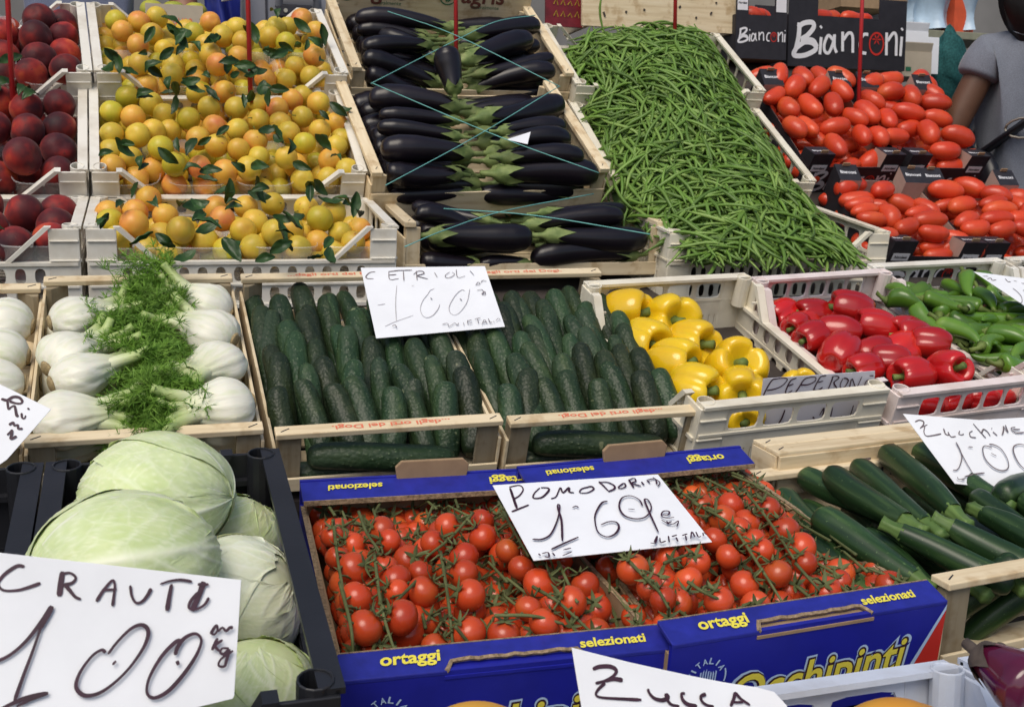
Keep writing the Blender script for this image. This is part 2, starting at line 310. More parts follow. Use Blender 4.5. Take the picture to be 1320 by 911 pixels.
def text(s, M, width, mat, parent, height=None, bold=.0, shear=0., name='lettering', space=1.):   # flat letters centred on M, x along the line
    key = (s, bold, shear, space)
    if key not in _tc:
        cu = bpy.data.curves.new('lettering', 'FONT'); cu.body = s; cu.align_x = 'CENTER'; cu.align_y = 'CENTER'; cu.offset = bold; cu.shear = shear; cu.resolution_u = 4; cu.space_character = space
        ob = bpy.data.objects.new('lettering', cu); me = bpy.data.meshes.new_from_object(ob); bpy.data.objects.remove(ob)
        c = np.array([v.co[:] for v in me.vertices]); _tc[key] = (me, c[:, :2].min(0), c[:, :2].max(0))
    me, lo, hi = _tc[key]; m2 = me.copy(); m2.materials.clear(); m2.materials.append(mat)
    sx = width / (hi[0] - lo[0]); sy = height / (hi[1] - lo[1]) if height else sx
    return link(name, m2, parent, M @ Mx.Diagonal((sx, sy, 1, 1)) @ Mx.Translation((-(lo[0] + hi[0]) / 2, -(lo[1] + hi[1]) / 2, 0)))
def basis(o, x, y):
    x = V(x).normalized(); y = V(y); y = (y - x * y.dot(x)).normalized(); m = Mx((x, y, x.cross(y))).transposed().to_4x4(); m.translation = V(o); return m
ORD = ['', 'second', 'third', 'fourth', 'fifth', 'sixth', 'seventh', 'eighth', 'ninth', 'tenth', 'eleventh', 'twelfth']
_pend = {}
def later(o, base): _pend.setdefault(base, []).append(o)          # labels for look-alikes: order along the row, given at the end
def finish_labels():
    for base, obs in _pend.items():
        obs = sorted(obs, key=lambda o: proj(o.matrix_basis.translation)[0]); n = len(obs)
        for i, o in enumerate(obs):
            if n == 1: t = base
            elif i == 0: t = 'leftmost ' + base
            elif i == n - 1: t = 'rightmost ' + base
            elif i < 10: t = ORD[i] + ' from left, ' + base
            else: t = ORD[min(n - 1 - i, 11)] + ' from right, ' + base
            o['label'] = t
# ================================================================ the setting
g = MB(); g.box(0, 100, -.05, 400, 400, .1); tag(g.build('ground', ASPH), kind='structure')
# ================================================================ crate builders (local frame: base centre, x along the stall, y away, z up)
def base_M(F, W, D, h): return F.M(W / 2, D / 2, -h)
def cwall(side, W, D):                      # maps (u, w, t) of a wall to crate coordinates; u from the wall's middle, t inwards
    if side == 'front': return (lambda u, q, t: V((u, -D / 2 + t, q))), W
    if side == 'back': return (lambda u, q, t: V((u, D / 2 - t, q))), W
    if side == 'left': return (lambda u, q, t: V((-W / 2 + t, u, q))), D
    return (lambda u, q, t: V((W / 2 - t, u, q))), D
def bar(mb, fn, u0, u1, w0, w1, t0, t1, m=0): mb.prism([(u0, w0), (u1, w0), (u1, w1), (u0, w1)], fn, t0, t1, m)
def wooden_crate(F, W, D, h, label, axis='x', hb=.06, printed=False, group=None, slat=.022, st=.009, hand=None, frontboard=.03, backboard=None, endtext=None):
    r = empty('wooden_crate', base_M(F, W, D, h), label, 'crate', group); p = .024
    for sx in (-1, 1):
        for sy in (-1, 1):
            m = MB(); x, y = sx * (W / 2 - .004), sy * (D / 2 - .004)
            poly = [(x, y), (x - sx * p * 1.35, y), (x - sx * p * 1.35, y - sy * .006), (x - sx * .008, y - sy * p), (x, y - sy * p)]
            if sx * sy < 0: poly = poly[::-1]
            m.prism(poly, lambda a, b, t: V((a, b, t)), 0, h - st - .001); m.build('corner_post', PWOOD if axis == 'x' else WZ, r, bevel=.0012)
    for sx in (-1, 1):
        m = MB(); m.box(sx * (W / 2 - .0012), 0, hb / 2 + .004, .0045, D - .002, hb); m.build('side_board', WY, r, bevel=.0008)
    for sy in (-1, 1):
        b = frontboard if sy < 0 else (backboard or frontboard); m = MB(); m.box(0, sy * (D / 2 + .0025), b / 2 + .002, W - .004, .0045, b); o = m.build('end_board', WX, r, bevel=.0008)
        if endtext and sy > 0: endtext(o, W, D, b)
    m = MB(); n = 5
    for i in range(n): m.box(0, -D / 2 + D * (i + .5) / n, .001, W - .012, D / n - .012, .004)
    m.build('base_slats', WX, r)
    for s in (-1, 1):
        m = MB()
        if axis == 'x': m.box(0, s * (D / 2 - slat / 2 + .002), h - st / 2, W - .001, slat, st)
        else: m.box(s * (W / 2 - slat / 2 + .001), 0, h - st / 2, slat, D + .004, st)
        for e in (-1, 1):                   # staple in each end
            q = MB()
        o = m.build('top_slat', WX if axis == 'x' else WY, r, bevel=.0015)
        if axis == 'x' and printed: text('...dagli orti dei Dogi.', basis((-.0 * W, s * (D / 2 - slat / 2 + .002), h + .0004), (-1 if s < 0 else 1, 0, 0), (0, -1 if s < 0 else 1, 0)), W * .52, REDTXT, o, slat * .58, .02)
        for e in (-1, 1):
            q = MB()
            if axis == 'x': q.tube([(e * (W / 2 - .014) - .006, s * (D / 2 - slat / 2 + .002) - .004, h + .0003), (e * (W / 2 - .014) + .006, s * (D / 2 - slat / 2 + .002) + .003, h + .0003)], .0008, 5)
            else: q.tube([(s * (W / 2 - slat / 2) - .003, e * (D / 2 - .016) - .005, h + .0003), (s * (W / 2 - slat / 2) + .003, e * (D / 2 - .016) + .005, h + .0003)], .0008, 5)
            q.build('staple', DARKP, o)
    return r
def tubepost(mb, x, y, h, r=.0145, wall=.0022, depth=.03):
    n = 14; c = [(math.cos(2 * math.pi * k / n), math.sin(2 * math.pi * k / n)) for k in range(n)]
    L = [(r, h - .06), (r, h), (r - wall, h + .0004), (r - wall, h - depth)]
    vs = [(x + a * q, y + b * q, z) for q, z in L for a, b in c]
    fs = [(i * n + k, i * n + (k + 1) % n, (i + 1) * n + (k + 1) % n, (i + 1) * n + k) for i in range(3) for k in range(n)] + [tuple(3 * n + k for k in range(n))]
    mb.add(vs, fs)
def plastic_crate(F, W, D, h, label, low='y', h1=.58, mat=None, group=None, px=.055, py=.05, t=.0035, brace=.075, nslot=14, high_open=4, solid_low=False, deep=False, opens=(.60, .90), bw=.016):
    mat = mat or PWHITE; r = empty('plastic_crate', base_M(F, W, D, h), label, 'crate', group)
    lows = ('front', 'back') if low == 'y' else ('left', 'right')
    for side in ('front', 'back', 'left', 'right'):
        fn, L = cwall(side, W, D); m = MB(); pw = px if side in ('front', 'back') else py; a = L / 2
        if side in lows:
            H = h * h1; k = a - pw
            n = max(4, int(nslot * L / .6))
            m.slots(fn, -k, k, .008, H * .5, t, n, 1, .55, .72, 3); m.slots(fn, -k, k, H * .5, H - .006, t, n, 1, .55, .72, 2.6)
            bar(m, fn, -a + .004, a - .004, H - .006, H, -.004, bw * .8); bar(m, fn, -a + .004, a - .004, H * .5 - .002, H * .5 + .002, -.004, t + .0015); bar(m, fn, -a + .004, a - .004, 0, .008, -.004, bw * .7)
            for e in (-1, 1):
                c = pw * .9; d = .010
                for t0, t1 in ((-.003, bw * .8),):
                    poly = [(e * (a - c), h - .001), (e * (a - c - .012), h - .001), (e * (a - c - brace - d), H - .001), (e * (a - c - brace), H - .001)]
                    m.prism(poly if e < 0 else poly[::-1], fn, t0, t1)
                m.prism([(e * (a - c - brace * .45), H + (h - H) * .42), (e * (a - c - brace * .45 - .004), H + (h - H) * .42), (e * (a - c - brace * .45 - .004), H + (h - H) * .42 + .004), (e * (a - c - brace * .45), H + (h - H) * .42 + .004)], fn, 0, .022)
        else:
            k = a - pw; lo, hi = h * opens[0], h * opens[1]
            m.slots(fn, -k, k, lo, hi, t, high_open, 1, .86, .80, 6)
            if solid_low:
                m.slots(fn, -k, k, .008, lo, t, max(high_open, 4) * 5, 1, .18, .3, 6)
            else:
                n = max(6, int(nslot * 1.5 * L / .6)); m.slots(fn, -k, k, .008, lo * .36, t, n, 1, .42, .72, 4); m.slots(fn, -k, k, lo * .36, lo * .68, t, n, 1, .42, .72, 4); m.slots(fn, -k, k, lo * .68, lo, t, n, 1, .42, .72, 4)
            bar(m, fn, -a + .004, a - .004, hi, h - .002, 0, t); bar(m, fn, -a + .004, a - .004, h - .0055, h, -.004, bw); bar(m, fn, -a + .004, a - .004, lo - .003, lo + .001, -.003, t + .001); bar(m, fn, -a + .004, a - .004, 0, .008, -.004, bw * .7)
        m.build(side.replace('left', 'side').replace('right', 'side') + '_wall', mat, r)
    for sx in (-1, 1):
        for sy in (-1, 1):
            m = MB(); m.box(sx * (W / 2 - px / 2), sy * (D / 2 - .002), h / 2 - .002, px, .0042, h - .006); m.box(sx * (W / 2 - .002), sy * (D / 2 - py / 2 - .002), h / 2 - .002, .0042, py - .004, h - .007)
            m.box(sx * (W / 2 - px / 2), sy * (D / 2 + .001), h * .83, px - .004, .005, .003); m.box(sx * (W / 2 - px / 2), sy * (D / 2 + .001), h * .6, px - .004, .005, .003)
            tubepost(m, sx * (W / 2 - .0165), sy * (D / 2 - .0165), h + .0015)
            m.build('corner_post', mat, r, bevel=.001)
    m = MB(); m.slots(lambda u, q, z: V((u, q, z + .004)), -W / 2 + .005, W / 2 - .005, -D / 2 + .005, D / 2 - .005, .003, int(W / .045), int(D / .03), .6, .45, 5); m.build('base', mat, r)
    return r
def punnet(F, x, y, z, sx, sy, hh, label):
    m = MB(); n = 40
    def ring(s, z_):
        o = []
        for k in range(n):
            a = 2 * math.pi * k / n; c, q = math.cos(a), math.sin(a); g = (abs(c) ** 5 + abs(q) ** 5) ** -.2; o.append((c * g * sx / 2 * s, q * g * sy / 2 * s, z_))
        return o
    R_ = [ring(.86, 0), ring(.97, hh), ring(1.0, hh + .001), ring(1.0, hh - .002)]; vs = sum(R_, [])
    m.add(vs, [(i * n + k, i * n + (k + 1) % n, (i + 1) * n + (k + 1) % n, (i + 1) * n + k) for i in range(3) for k in range(n)] + [tuple(range(n))])
    o = m.build('punnet', CLEAR, None, True, M=F.M(x, y, z)); later(tag(o, 'x', 'punnet', 'clear plastic punnets'), label); return o
# ================================================================ frames of the display
X3 = {}
PL1 = frpx((110, 292), (512, 292), 2.31, 11); PL1.W = .6
PL2 = frpx((118, 220), (472, 222), 2.60, 35); PL3 = frpx((124, 92), (448, 95), 2.86, 35)
ex = V((1, 0, 0))
def colfr(X0, W, py, Yg, tilt, ppx):         # crate whose front left corner lies at X0 on the pixel row py
    a = atX((ppx, py), X0) if False else None
PE1, PE2, PE3 = PL1.moved(-.612), PL2.moved(-.612), PL3.moved(-.612)
PE1.W = .6; PE2.W = PL2.W; PE3.W = PL3.W
EG1 = frpx((522, 286), (860, 286), 2.40, 11); EG2 = frpx((480, 222), (786, 217), 2.56, 35); EG3 = frpx((454, 86), (740, 94), 2.93, 35)
BE1 = frpx((865, 299), (1148, 299), 2.33, 11)
def from_right(p, X, W, tilt): b = atX(p, X); return Fr(b - V((W, 0, 0)), b, tilt)
BE2 = from_right((1052, 234), 1.70, .575, 35); BE3 = from_right((987, 118), 1.71, .575, 35)
CU1 = frpx((355, 560), (652, 541), 1.547, 24); CU2 = frpx((655, 545), (918, 528), 1.547, 24)
FE2 = frpx((30, 570), (340, 552), 1.54, 22); FE1 = from_right((26, 570), -.156, .30, 22)
YE = frpx((905, 525), (1152, 500), 1.53, 22); RE = frpx((1160, 508), (1400, 480), 1.55, 22); GR = frpx((1330, 480), (1560, 458), 1.62, 22)
TL = frpx((440, 868), (880, 825), .886, 10); TR = frpx((868, 822), (1225, 765), .86, 10)
CB = frpx((10, 944), (440, 890), .80, 13)
ZU = frpx((1222, 752), (1560, 690), .91, 7)
R1L = frpx((1146, 330), (1264, 332), 2.47, 34); R1R = frpx((1266, 332), (1392, 332), 2.47, 34)
R2L = frpx((1042, 216), (1160, 216), 2.80, 42); R2R = frpx((1168, 216), (1268, 218), 2.80, 42)
# ---------------------------------------------------------------- stall: boards that carry the crates
st = empty('market_stall', Mx.Translation((.6, 1.6, 0)), 'dark stepped market stall counter of boards and trestles carrying all the crates', 'stall')
def shelf(F, W, D, h, x=0, y=0):
    m = MB(); m.box(0, 0, 0, W, D, .018, M=Mx.Translation((-.6, -1.6, 0)) @ F.M(x + W / 2, y + D / 2, -h - .0115)); m.build('shelf_board', TABLE, st)
shelf(TL, 1.9, .50, .105, -.75, -.10); shelf(CU1, 2.6, .5, .115, -.75, 0); shelf(PL1, 3.6, .38, .17, -.75, 0); shelf(PL2, 3.0, .42, .17, -.72, 0); shelf(PL3, 3.0, .42, .17, -.72, 0)
for x, y, hh in ((-.4, .95, .55), (1.2, .95, .55), (-.4, 1.75, .55), (1.6, 1.75, .6), (-.6, 2.75, .8), (2.6, 2.75, .8), (.9, 2.75, .8)):
    m = MB(); m.box(x - .6, y - 1.6, hh / 2, .05, .05, hh); m.build('leg', TABLE, st)
# ---------------------------------------------------------------- the crates
HP = .165
def plabel(k, what): return f'white plastic crate of {what}, {k} of the three stepped crates'
for F, k, D, y in ((PL1, 'lowest', .33, 0), (PL2, 'middle', .38, 0), (PL3, 'topmost', .36, 0)):
    plastic_crate(F, F.W, D, HP, plabel(k, 'yellow plums'), group='white plastic fruit crates')
    fp = F.moved(-F.W - .012); plastic_crate(fp, F.W, D, HP, plabel(k, 'dark red peaches'), group='white plastic fruit crates')
for F, k, D in ((BE1, 'lowest', .36), (BE2, 'middle', .38), (BE3, 'topmost', .36)):
    plastic_crate(F, F.W, D, HP, plabel(k, 'green beans'), mat=PCREAM, group='white plastic fruit crates', nslot=20)
def agris(o, W, D, b):
    for x in (-.14, .15):
        M = basis((x * W / .6, D / 2 - .0004, b - .034), (1, 0, 0), (0, 0, 1)); text('naturalmente', M @ Mx.Translation((.01, -.026, 0)), .085, GREENTXT, o, None, .0); text('agris', M, .13, BROWNTXT, o, None, .02)
        c = MB(); n_ = 30
        for j in range(n_): c.add([(math.cos(q) * g, math.sin(q) * g, .0006) for q in (6.2832 * j / n_, 6.2832 * (j + 1) / n_) for g in (.0225, .0260)], [(0, 1, 3, 2)])
        c.add([(0, -.018, .0006), (.013, -.006, .0006), (.012, .007, .0006), (.001, .018, .0006), (.0005, -.012, .0006)], [(0, 1, 2, 3, 4)]); c.add([(-.0012, -.018, .0006), (-.0015, -.012, .0006), (-.001, .014, .0006), (-.012, .004, .0006), (-.012, -.007, .0006)], [(0, 1, 2, 3, 4)]); c.build('emblem', GREENTXT, o, M=basis((x * W / .6 - .105, D / 2 - .0006, b - .032), (1, 0, 0), (0, 0, 1)))
for F, k, D in ((EG1, 'lowest', .36), (EG2, 'middle', .43), (EG3, 'topmost', .40)):
    wooden_crate(F, F.W, D, .125, f'pale wooden crate of dark aubergines, {k} of the three stepped crates', 'y', .085, group='wooden vegetable crates', slat=.026, st=.012, frontboard=.030 if k == 'lowest' else .066, backboard={'topmost': .175, 'middle': .075}.get(k, .12), endtext=agris)
wooden_crate(CU1, .327, .485, .098, 'wooden crate of cucumbers with red print on its slats, beside the fennel', 'x', .062, True, 'wooden vegetable crates', frontboard=.022)
wooden_crate(CU2.moved(.003), .327, .49, .098, 'wooden crate of cucumbers with red print on its slats, beside the yellow peppers', 'x', .062, True, 'wooden vegetable crates', frontboard=.022)
wooden_crate(FE2, .30, .50, .10, 'wooden crate full of white fennel bulbs with green fronds', 'x', .075, False, 'wooden vegetable crates', frontboard=.05)
wooden_crate(FE1, .30, .48, .10, 'wooden crate of white fennel cut off by the left edge of view', 'x', .075, False, 'wooden vegetable crates', frontboard=.05)
plastic_crate(YE, .355, .45, .15, 'cream plastic crate with yellow peppers and room to spare', 'x', .62, PCREAM, 'plastic pepper crates', .05, .05, brace=.045, nslot=13, solid_low=True, opens=(.66, .92))
plastic_crate(RE, .335, .455, .15, 'pinkish white plastic crate heaped with red peppers', 'x', .62, PPINK, 'plastic pepper crates', .05, .05, brace=.045, nslot=13, solid_low=True, high_open=5, opens=(.64, .93))
plastic_crate(GR.moved(-.013), .36, .47, .15, 'white plastic crate heaped with long green peppers', 'x', .62, PWHITE, 'plastic pepper crates', .05, .05, brace=.045, nslot=13, solid_low=True, high_open=4, opens=(.55, .92))
plastic_crate(GR.moved(.36), .36, .47, .15, 'white plastic crate cut off by the right edge beside the green peppers', 'x', .62, PWHITE, 'plastic pepper crates', .05, .05, brace=.045, nslot=13, solid_low=True, opens=(.55, .92))
plastic_crate(CB, CB.W, .44, .16, 'black plastic crate holding pale green cabbages', 'y', .80, PBLACK, 'black plastic crates', .05, .045, brace=.02, nslot=4, high_open=2, opens=(.45, .86))
plastic_crate(CB.moved(-CB.W - .01), CB.W, .44, .16, 'black plastic crate cut off by the left edge beside the cabbages', 'y', .80, PBLACK, 'black plastic crates', .05, .045, brace=.02, nslot=4, high_open=2, opens=(.45, .86))
wooden_crate(ZU, .34, .35, .105, 'pale wooden crate of dark green courgettes', 'x', .075, False, 'wooden vegetable crates', slat=.026, st=.008, frontboard=.025, backboard=.10)
# crate end propped behind the courgettes
PB = frpx((1002, 583), (1210, 559), 1.25, 8)
pb = wooden_crate(PB, .33, .052, .060, 'narrow pale wooden crate with black print between the peppers and the courgettes', 'x', .05, False, 'wooden vegetable crates', slat=.0275, st=.006, frontboard=.0525)
m = MB()
for i, (x, z0, z1) in enumerate(((-.04, .012, .040), (-.036, .036, .040), (-.022, .036, .040), (-.002, .010, .045), (.006, .010, .045), (.022, .012, .044), (.026, .012, .026), (.06, .01, .046))):
    m.box(x, -.0316, (z0 + z1) / 2, .0035 if z1 - z0 > .01 else .012, .0004, z1 - z0)
m.build('printed_marks', INKF, pb)
# lower plastic crates at the very front
LO = Fr(atY((1225, 851), .80) - V((.345, .30, 0)), atY((1225, 851), .80) - V((0, .30, 0)), 0)
plastic_crate(LO, .345, .30, .15, 'bluish white plastic crate holding pumpkins in front of the tomatoes', 'x', .62, PBLUE, 'plastic crates at the front', .05, .045, brace=.045, high_open=3, opens=(.55, .92), solid_low=True)
plastic_crate(LO.moved(.352), .345, .30, .15, 'bluish white plastic crate holding a violet aubergine', 'x', .62, PBLUE, 'plastic crates at the front', .05, .045, brace=.045, high_open=3, opens=(.55, .92), solid_low=True)
shelf(LO, 1.3, .34, .16, -.5, -.03)
# ---------------------------------------------------------------- blue tomato boxes
def tomato_box(F, W, D, label):
    h = .105; r = empty('cardboard_box', base_M(F, W, D, h), label, 'cardboard box', 'blue tomato boxes'); t = .005; dr0 = .007; lw0 = .030
    for s in (-1, 1):
        nm = 'front_wall' if s < 0 else 'back_wall'; y = s * D / 2; dr = dr0 if s < 0 else -.009; lw = lw0 if s < 0 else .040
        m = MB(); m.box(0, y - s * t / 2, (h - dr) / 2, W, t, h - dr, 0); m.box(0, y - s * (t + .001), (h - dr) / 2 - .001, W - 2 * t, .002, h - dr - .004, 1); o = m.build(nm, [BLUE, CARD], r)
        m = MB(); yi = y - s * lw                      # folded ledge, falling outwards
        f = lambda u, q, z: V((u, yi + s * q * lw, h - q * dr + z))
        a = W / 2
        if s < 0: m.prism([(-a, 0), (a, 0), (a, 1.01), (.062, 1.01), (.056, .62), (-.056, .62), (-.062, 1.01), (-a, 1.01)], f, -.004, 0, 0)
        else: m.prism([(a, 0), (-a, 0), (-a, 1.01), (a, 1.01)], f, -.004, 0, 0)
        led = m.build('folded_ledge', BLUE2, o, bevel=.0008)
        m = MB(); m.box(0, yi - s * .0004, h - .0025, W - .002, .0012, .0058); m.build('corrugated_edge', CARDE, led)
        X = (-1, 0, 0) if s > 0 else (1, 0, 0); n_ = V((0, -lw, dr)).normalized() if s < 0 else V((0, -lw, -dr)).normalized()
        Yv = V((0, lw, dr)) if s < 0 else V((0, -lw, dr))
        for tx, side in (('ortaggi', -1), ('selezionati', 1)):
            x = side * W * .30 * (1 if s < 0 else -1); text(tx, basis((x, yi + s * lw * .5, h - dr * .5 + .0012), X, Yv), .052 if tx[0] == 'o' else .062, YEL, led, None, .028, .12)
        if s < 0:
            m = MB(); m.prism([(-.060, .40), (-.064, 1.03), (.064, 1.03), (.060, .40)], lambda u, q, z: V((u, yi + s * q * lw, h - q * dr + z - .0045)), -.003, 0, 0); hh = m.build('hand_hole', BLUE if F is TL else CARD, o); m = MB(); m.tube([V((u, yi + s * q * lw, h - q * dr - .0005 + random.uniform(-.0006, .0006))) for u, q in [(-.062, 1.0), (-.059, .8), (-.056, .62)] + [(-.056 + .112 * i / 14, .62 + random.uniform(-.03, .03)) for i in range(1, 14)] + [(.056, .62), (.059, .8), (.062, 1.0)]], .0022, 5); m.build('torn_edge', CARDE, hh)
        else:
            m = MB(); q = [(-.040, -.012), (-.032, -.014), (.032, -.014), (.040, -.012), (.043, .008), (.036, .015), (-.036, .015), (-.043, .008)]
            m.prism(q, lambda u, w_, z: V((u, D / 2 - .006 + z, h + .013 + w_)), -.002, .003); m.build('carrying_tab', CARD, o, bevel=.001)
    for s in (-1, 1):
        m = MB(); m.box(s * (W / 2 - t / 2), 0, h * .41, t, D - 2 * t, h * .82, 0); m.box(s * (W / 2 - t - .001), 0, h * .41, .002, D - .012, h * .82 - .002, 1); m.box(s * (W / 2 - t / 2), 0, h * .82, t, D - 2 * t - .012, .0015, 2)
        m.build('side_wall', [BLUE if (s < 0 and F is TL) else CARD, CARD, CARDE], r)
    m = MB(); m.box(0, 0, .003, W - .011, D - .011, .004); m.build('base', CARD, r)
    # printed front face
    f = basis((0, -D / 2 - .0006, h * .40), (1, 0, 0), (0, 0, 1)); sh = Mx.Shear('XY', 4, (0, 0)) if False else Mx.Identity(4)
    rot = Mx.Rotation(R(4), 4, 'Z'); fr = r.children[0] if r.children else r
    fr = [c for c in r.children if c.name.startswith('front_wall')][0]
    text('Occhipinti', f @ Mx.Translation((.012, -.004, 0)) @ rot, .205, PALEB, fr, .054, .075, .22, name='lettering_outline')
    text('Occhipinti', f @ Mx.Translation((.012, -.004, .0005)) @ rot, .198, INK, fr, .0505, .045, .22, name='lettering_edge')
    text('Occhipinti', f @ Mx.Translation((.012, -.004, .0010)) @ rot, .193, YEL, fr, .047, .015, .22)
    st_ = f @ Mx.Translation((-.112, .018, .0003))
    for i, ch in enumerate('ITALIA'):
        a = R(150 - i * 24); text(ch, st_ @ Mx.Translation((math.cos(a) * .0165, math.sin(a) * .0165, 0)) @ Mx.Rotation(a - R(90), 4, 'Z'), .005 if ch != 'I' else .0016, PALEB, fr, .0062, .02)
    m = MB()
    for a0, a1 in ((160, 200), (-20, 20), (210, 330)):
        for k in range(4):
            b0, b1 = R(a0 + (a1 - a0) * k / 4), R(a0 + (a1 - a0) * (k + 1) / 4)
            m.add([(math.cos(b) * q, math.sin(b) * q, 0) for b in (b0, b1) for q in (.0185, .0200)], [(0, 1, 3, 2)])
    for k in range(7): x = -.008 + k * .0026; m.add([(x, -.007 + .002 * math.sin(k * 2), 0), (x + .0014, -.007, 0), (x + .0022, .006 + .003 * math.sin(k), 0), (x + .0008, .006, 0)], [(0, 1, 2, 3)])
    m.build('emblem', PALEB, fr, M=st_)
    m = MB(); a, b = W / 2, h - dr0 - .003
    m.add([(a - .0005, -D / 2 - .0009, b - .006), (a - .045, -D / 2 - .0009, .004), (a - .0005, -D / 2 - .0009, .004)], [(0, 1, 2)], 0); m.add([(a - .0005, -D / 2 - .0007, b), (a - .051, -D / 2 - .0007, .004), (a - .045, -D / 2 - .0007, .004), (a - .0005, -D / 2 - .0007, b - .006)], [(0, 1, 2, 3)], 1)
    m.build('red_corner_print', [REDP, PALEB], fr); return r
tomato_box(TL, .30, .385, 'blue printed cardboard box of vine tomatoes beside the black cabbage crate')
tomato_box(TR, .30, .38, 'blue printed cardboard box of vine tomatoes beside the courgette crate')
# ---------------------------------------------------------------- black tomato cartons
BI = (930, 0, 1180, 100)
BIANC = [[(500, 160), (498, 230), (482, 310), (465, 345), (480, 360), (550, 352), (620, 315), (600, 280), (540, 276), (485, 310)], [(490, 190), (530, 162), (590, 155), (600, 185), (560, 232), (520, 260), (595, 262), (628, 300)],
         [(656, 240), (650, 345)], [(652, 180)], [(740, 250), (705, 228), (680, 280), (685, 325), (715, 330), (742, 270), (750, 220), (752, 290), (770, 330)],
         [(808, 200), (812, 320)], [(815, 250), (850, 207), (880, 222), (886, 325)], [(995, 208), (960, 212), (936, 260), (945, 315), (985, 325)],
         [(1130, 190), (1133, 330)], [(1140, 240), (1178, 192), (1202, 212), (1206, 330)], [(1243, 210), (1238, 330)], [(1243, 165)]]
def bianco(parent, M, width, mat=WHITEP):      # hand-lettered word on a plane, with the red tomato for its o
    m = MB(); k = width / 785.
    def P(x, y, z): return V(((x - 852) * k, -(y - 260) * k, z))
    h = .0005
    for i, ln in enumerate(BIANC):
        if len(ln) == 1: ln = [(ln[0][0] - 5, ln[0][1] + 4), (ln[0][0] + 5, ln[0][1] - 6)]
        pts = spline([P(x, y, 0) for x, y in ln], 5); L = []; wd = (15 if i < 2 else 10) * k; n = len(pts)
        for j, p in enumerate(pts):
            T = (pts[min(j + 1, n - 1)] - pts[max(j - 1, 0)]).normalized(); S = V((-T.y, T.x, 0)); z = V((0, 0, h + .0002 * j / n)); L += [p + S * wd + z, p - S * wd + z]
        m.add(L, [(2 * j, 2 * j + 1, 2 * j + 3, 2 * j + 2) for j in range(n - 1)]); h += .00022
    m.build('lettering', mat, parent, M=M)
    m = MB(); n = 28
    for j in range(n):
        a, b = 2 * math.pi * j / n, 2 * math.pi * (j + 1) / n; m.add([P(1060 + math.cos(c) * rx * q, 262 + math.sin(c) * 70 * q, .0006) for c in (a, b) for rx, q in ((54, .86), (54, 1.04))], [(0, 1, 3, 2)])
    for j in range(6): a = j * 1.05; m.add([P(1060 + math.cos(a + d) * q * 40, 235 + math.sin(a + d) * q * 40, .0009) for d, q in ((0, 0), (.25, .5), (0, 1), (-.25, .5))], [(0, 1, 2, 3)])
    m.build('tomato_emblem', REDP, parent, M=M)
def carton(F, W, D, h, label, ears=True, front=True, ew=.068, big=False):
    r = empty('cardboard_carton', base_M(F, W, D, h), label, 'cardboard box', 'black tomato cartons'); t = .004
    for side in ('front', 'back', 'left', 'right'):
        fn, L = cwall(side, W, D); m = MB(); q = 0 if side in ('front', 'back') else t
        bar(m, fn, -L / 2 + q, L / 2 - q, 0, h, 0, t * .5, 0); bar(m, fn, -L / 2 + t, L / 2 - t, .004, h - .0015, t * .5 + .0005, t, 1); o = m.build(side.replace('left', 'side').replace('right', 'side') + '_wall', [BLKCARD, TANIN], r)
        if side == 'front' and front: bianco(o, basis((0, -D / 2 - .0006, h * .48), (1, 0, 0), (0, 0, 1)), W * .86)
    m = MB(); m.box(0, 0, .002, W - .009, D - .009, .004); m.build('base', CARD, r)
    if ears:
        for sx in (-1, 1):
            for sy in (-1, 1):
                m = MB(); x0, x1 = sx * W / 2, sx * (W / 2 - ew); y0, y1 = sy * D / 2, sy * (D / 2 - .055); e = .046
                # sloping black top, tan inner face, black outer faces
                vs = [(x0, y0, h - .03), (x1, y0, h - .03), (x1, y1, h - .035), (x0, y1, h - .035), (x0, y0, h + e), (x1, y0, h + e), (x1, y1, h + e * .62), (x0, y1, h + e * .62)]
                vs = [V(q) + V((-sx * .0005, -sy * .0005, 0)) for q in vs]; fs = [(0, 1, 5, 4), (1, 2, 6, 5), (2, 3, 7, 6), (3, 0, 4, 7), (4, 5, 6, 7)]
                if sx * sy > 0: fs = [f[::-1] for f in fs]
                m.add(vs[:], fs[:1], 0); m.add(vs, [fs[1]], 1); m.add(vs, [fs[2]], 1); m.add(vs, [fs[3]], 0); m.add(vs, [fs[4]], 0)
                o = m.build('corner_ear', [BLKCARD, TANIN], r)
                N_ = V((0, -sy * .055, e * .38)); up = V((0, .055, 0 if False else -sy * -.0)) if False else None
                d = V((0, y1 - y0, -e * .38)); d = -d if sy < 0 else d; top = V(((x0 + x1) / 2, (y0 + y1) / 2, h + e * .81 + .0006))
                text('Bianconi', basis(top, (1, 0, 0), V((0, 1, (e * .38 / .055) * (1 if sy > 0 else -1)))), ew * .72, WHITEP, o, None, .02)
                m = MB(); m.prism([(-.012, 0), (.012, 0), (.011, .010), (-.011, .010)], lambda u, q, z: V(((x0 + x1) / 2 + u, y0 - sy * (.006 + z), h + e - .001 + q)), 0, .003); m.build('card_tab', CARD, o, bevel=.001)
                if sy < 0 and front:
                    m = MB(); m.box((x0 + x1) / 2, y0 - .0012, h - .002, ew * .72, .0006, .022, 0); lb = m.build('paper_label', WHITEP, o); text('Nordest', basis(((x0 + x1) / 2, y0 - .0022, h - .002), (1, 0, 0), (0, 0, 1)), ew * .56, BLKCARD, lb, None, .03, .2)
    return r
carton(R1L, R1L.W, .37, .10, 'black carton of plum tomatoes, lower row, beside the green beans')
carton(R1R, R1R.W, .37, .10, 'black carton of plum tomatoes, lower row, cut off by the right edge')
carton(R2L, R2L.W, .40, .10, 'black carton of plum tomatoes, upper row, beside the green beans')
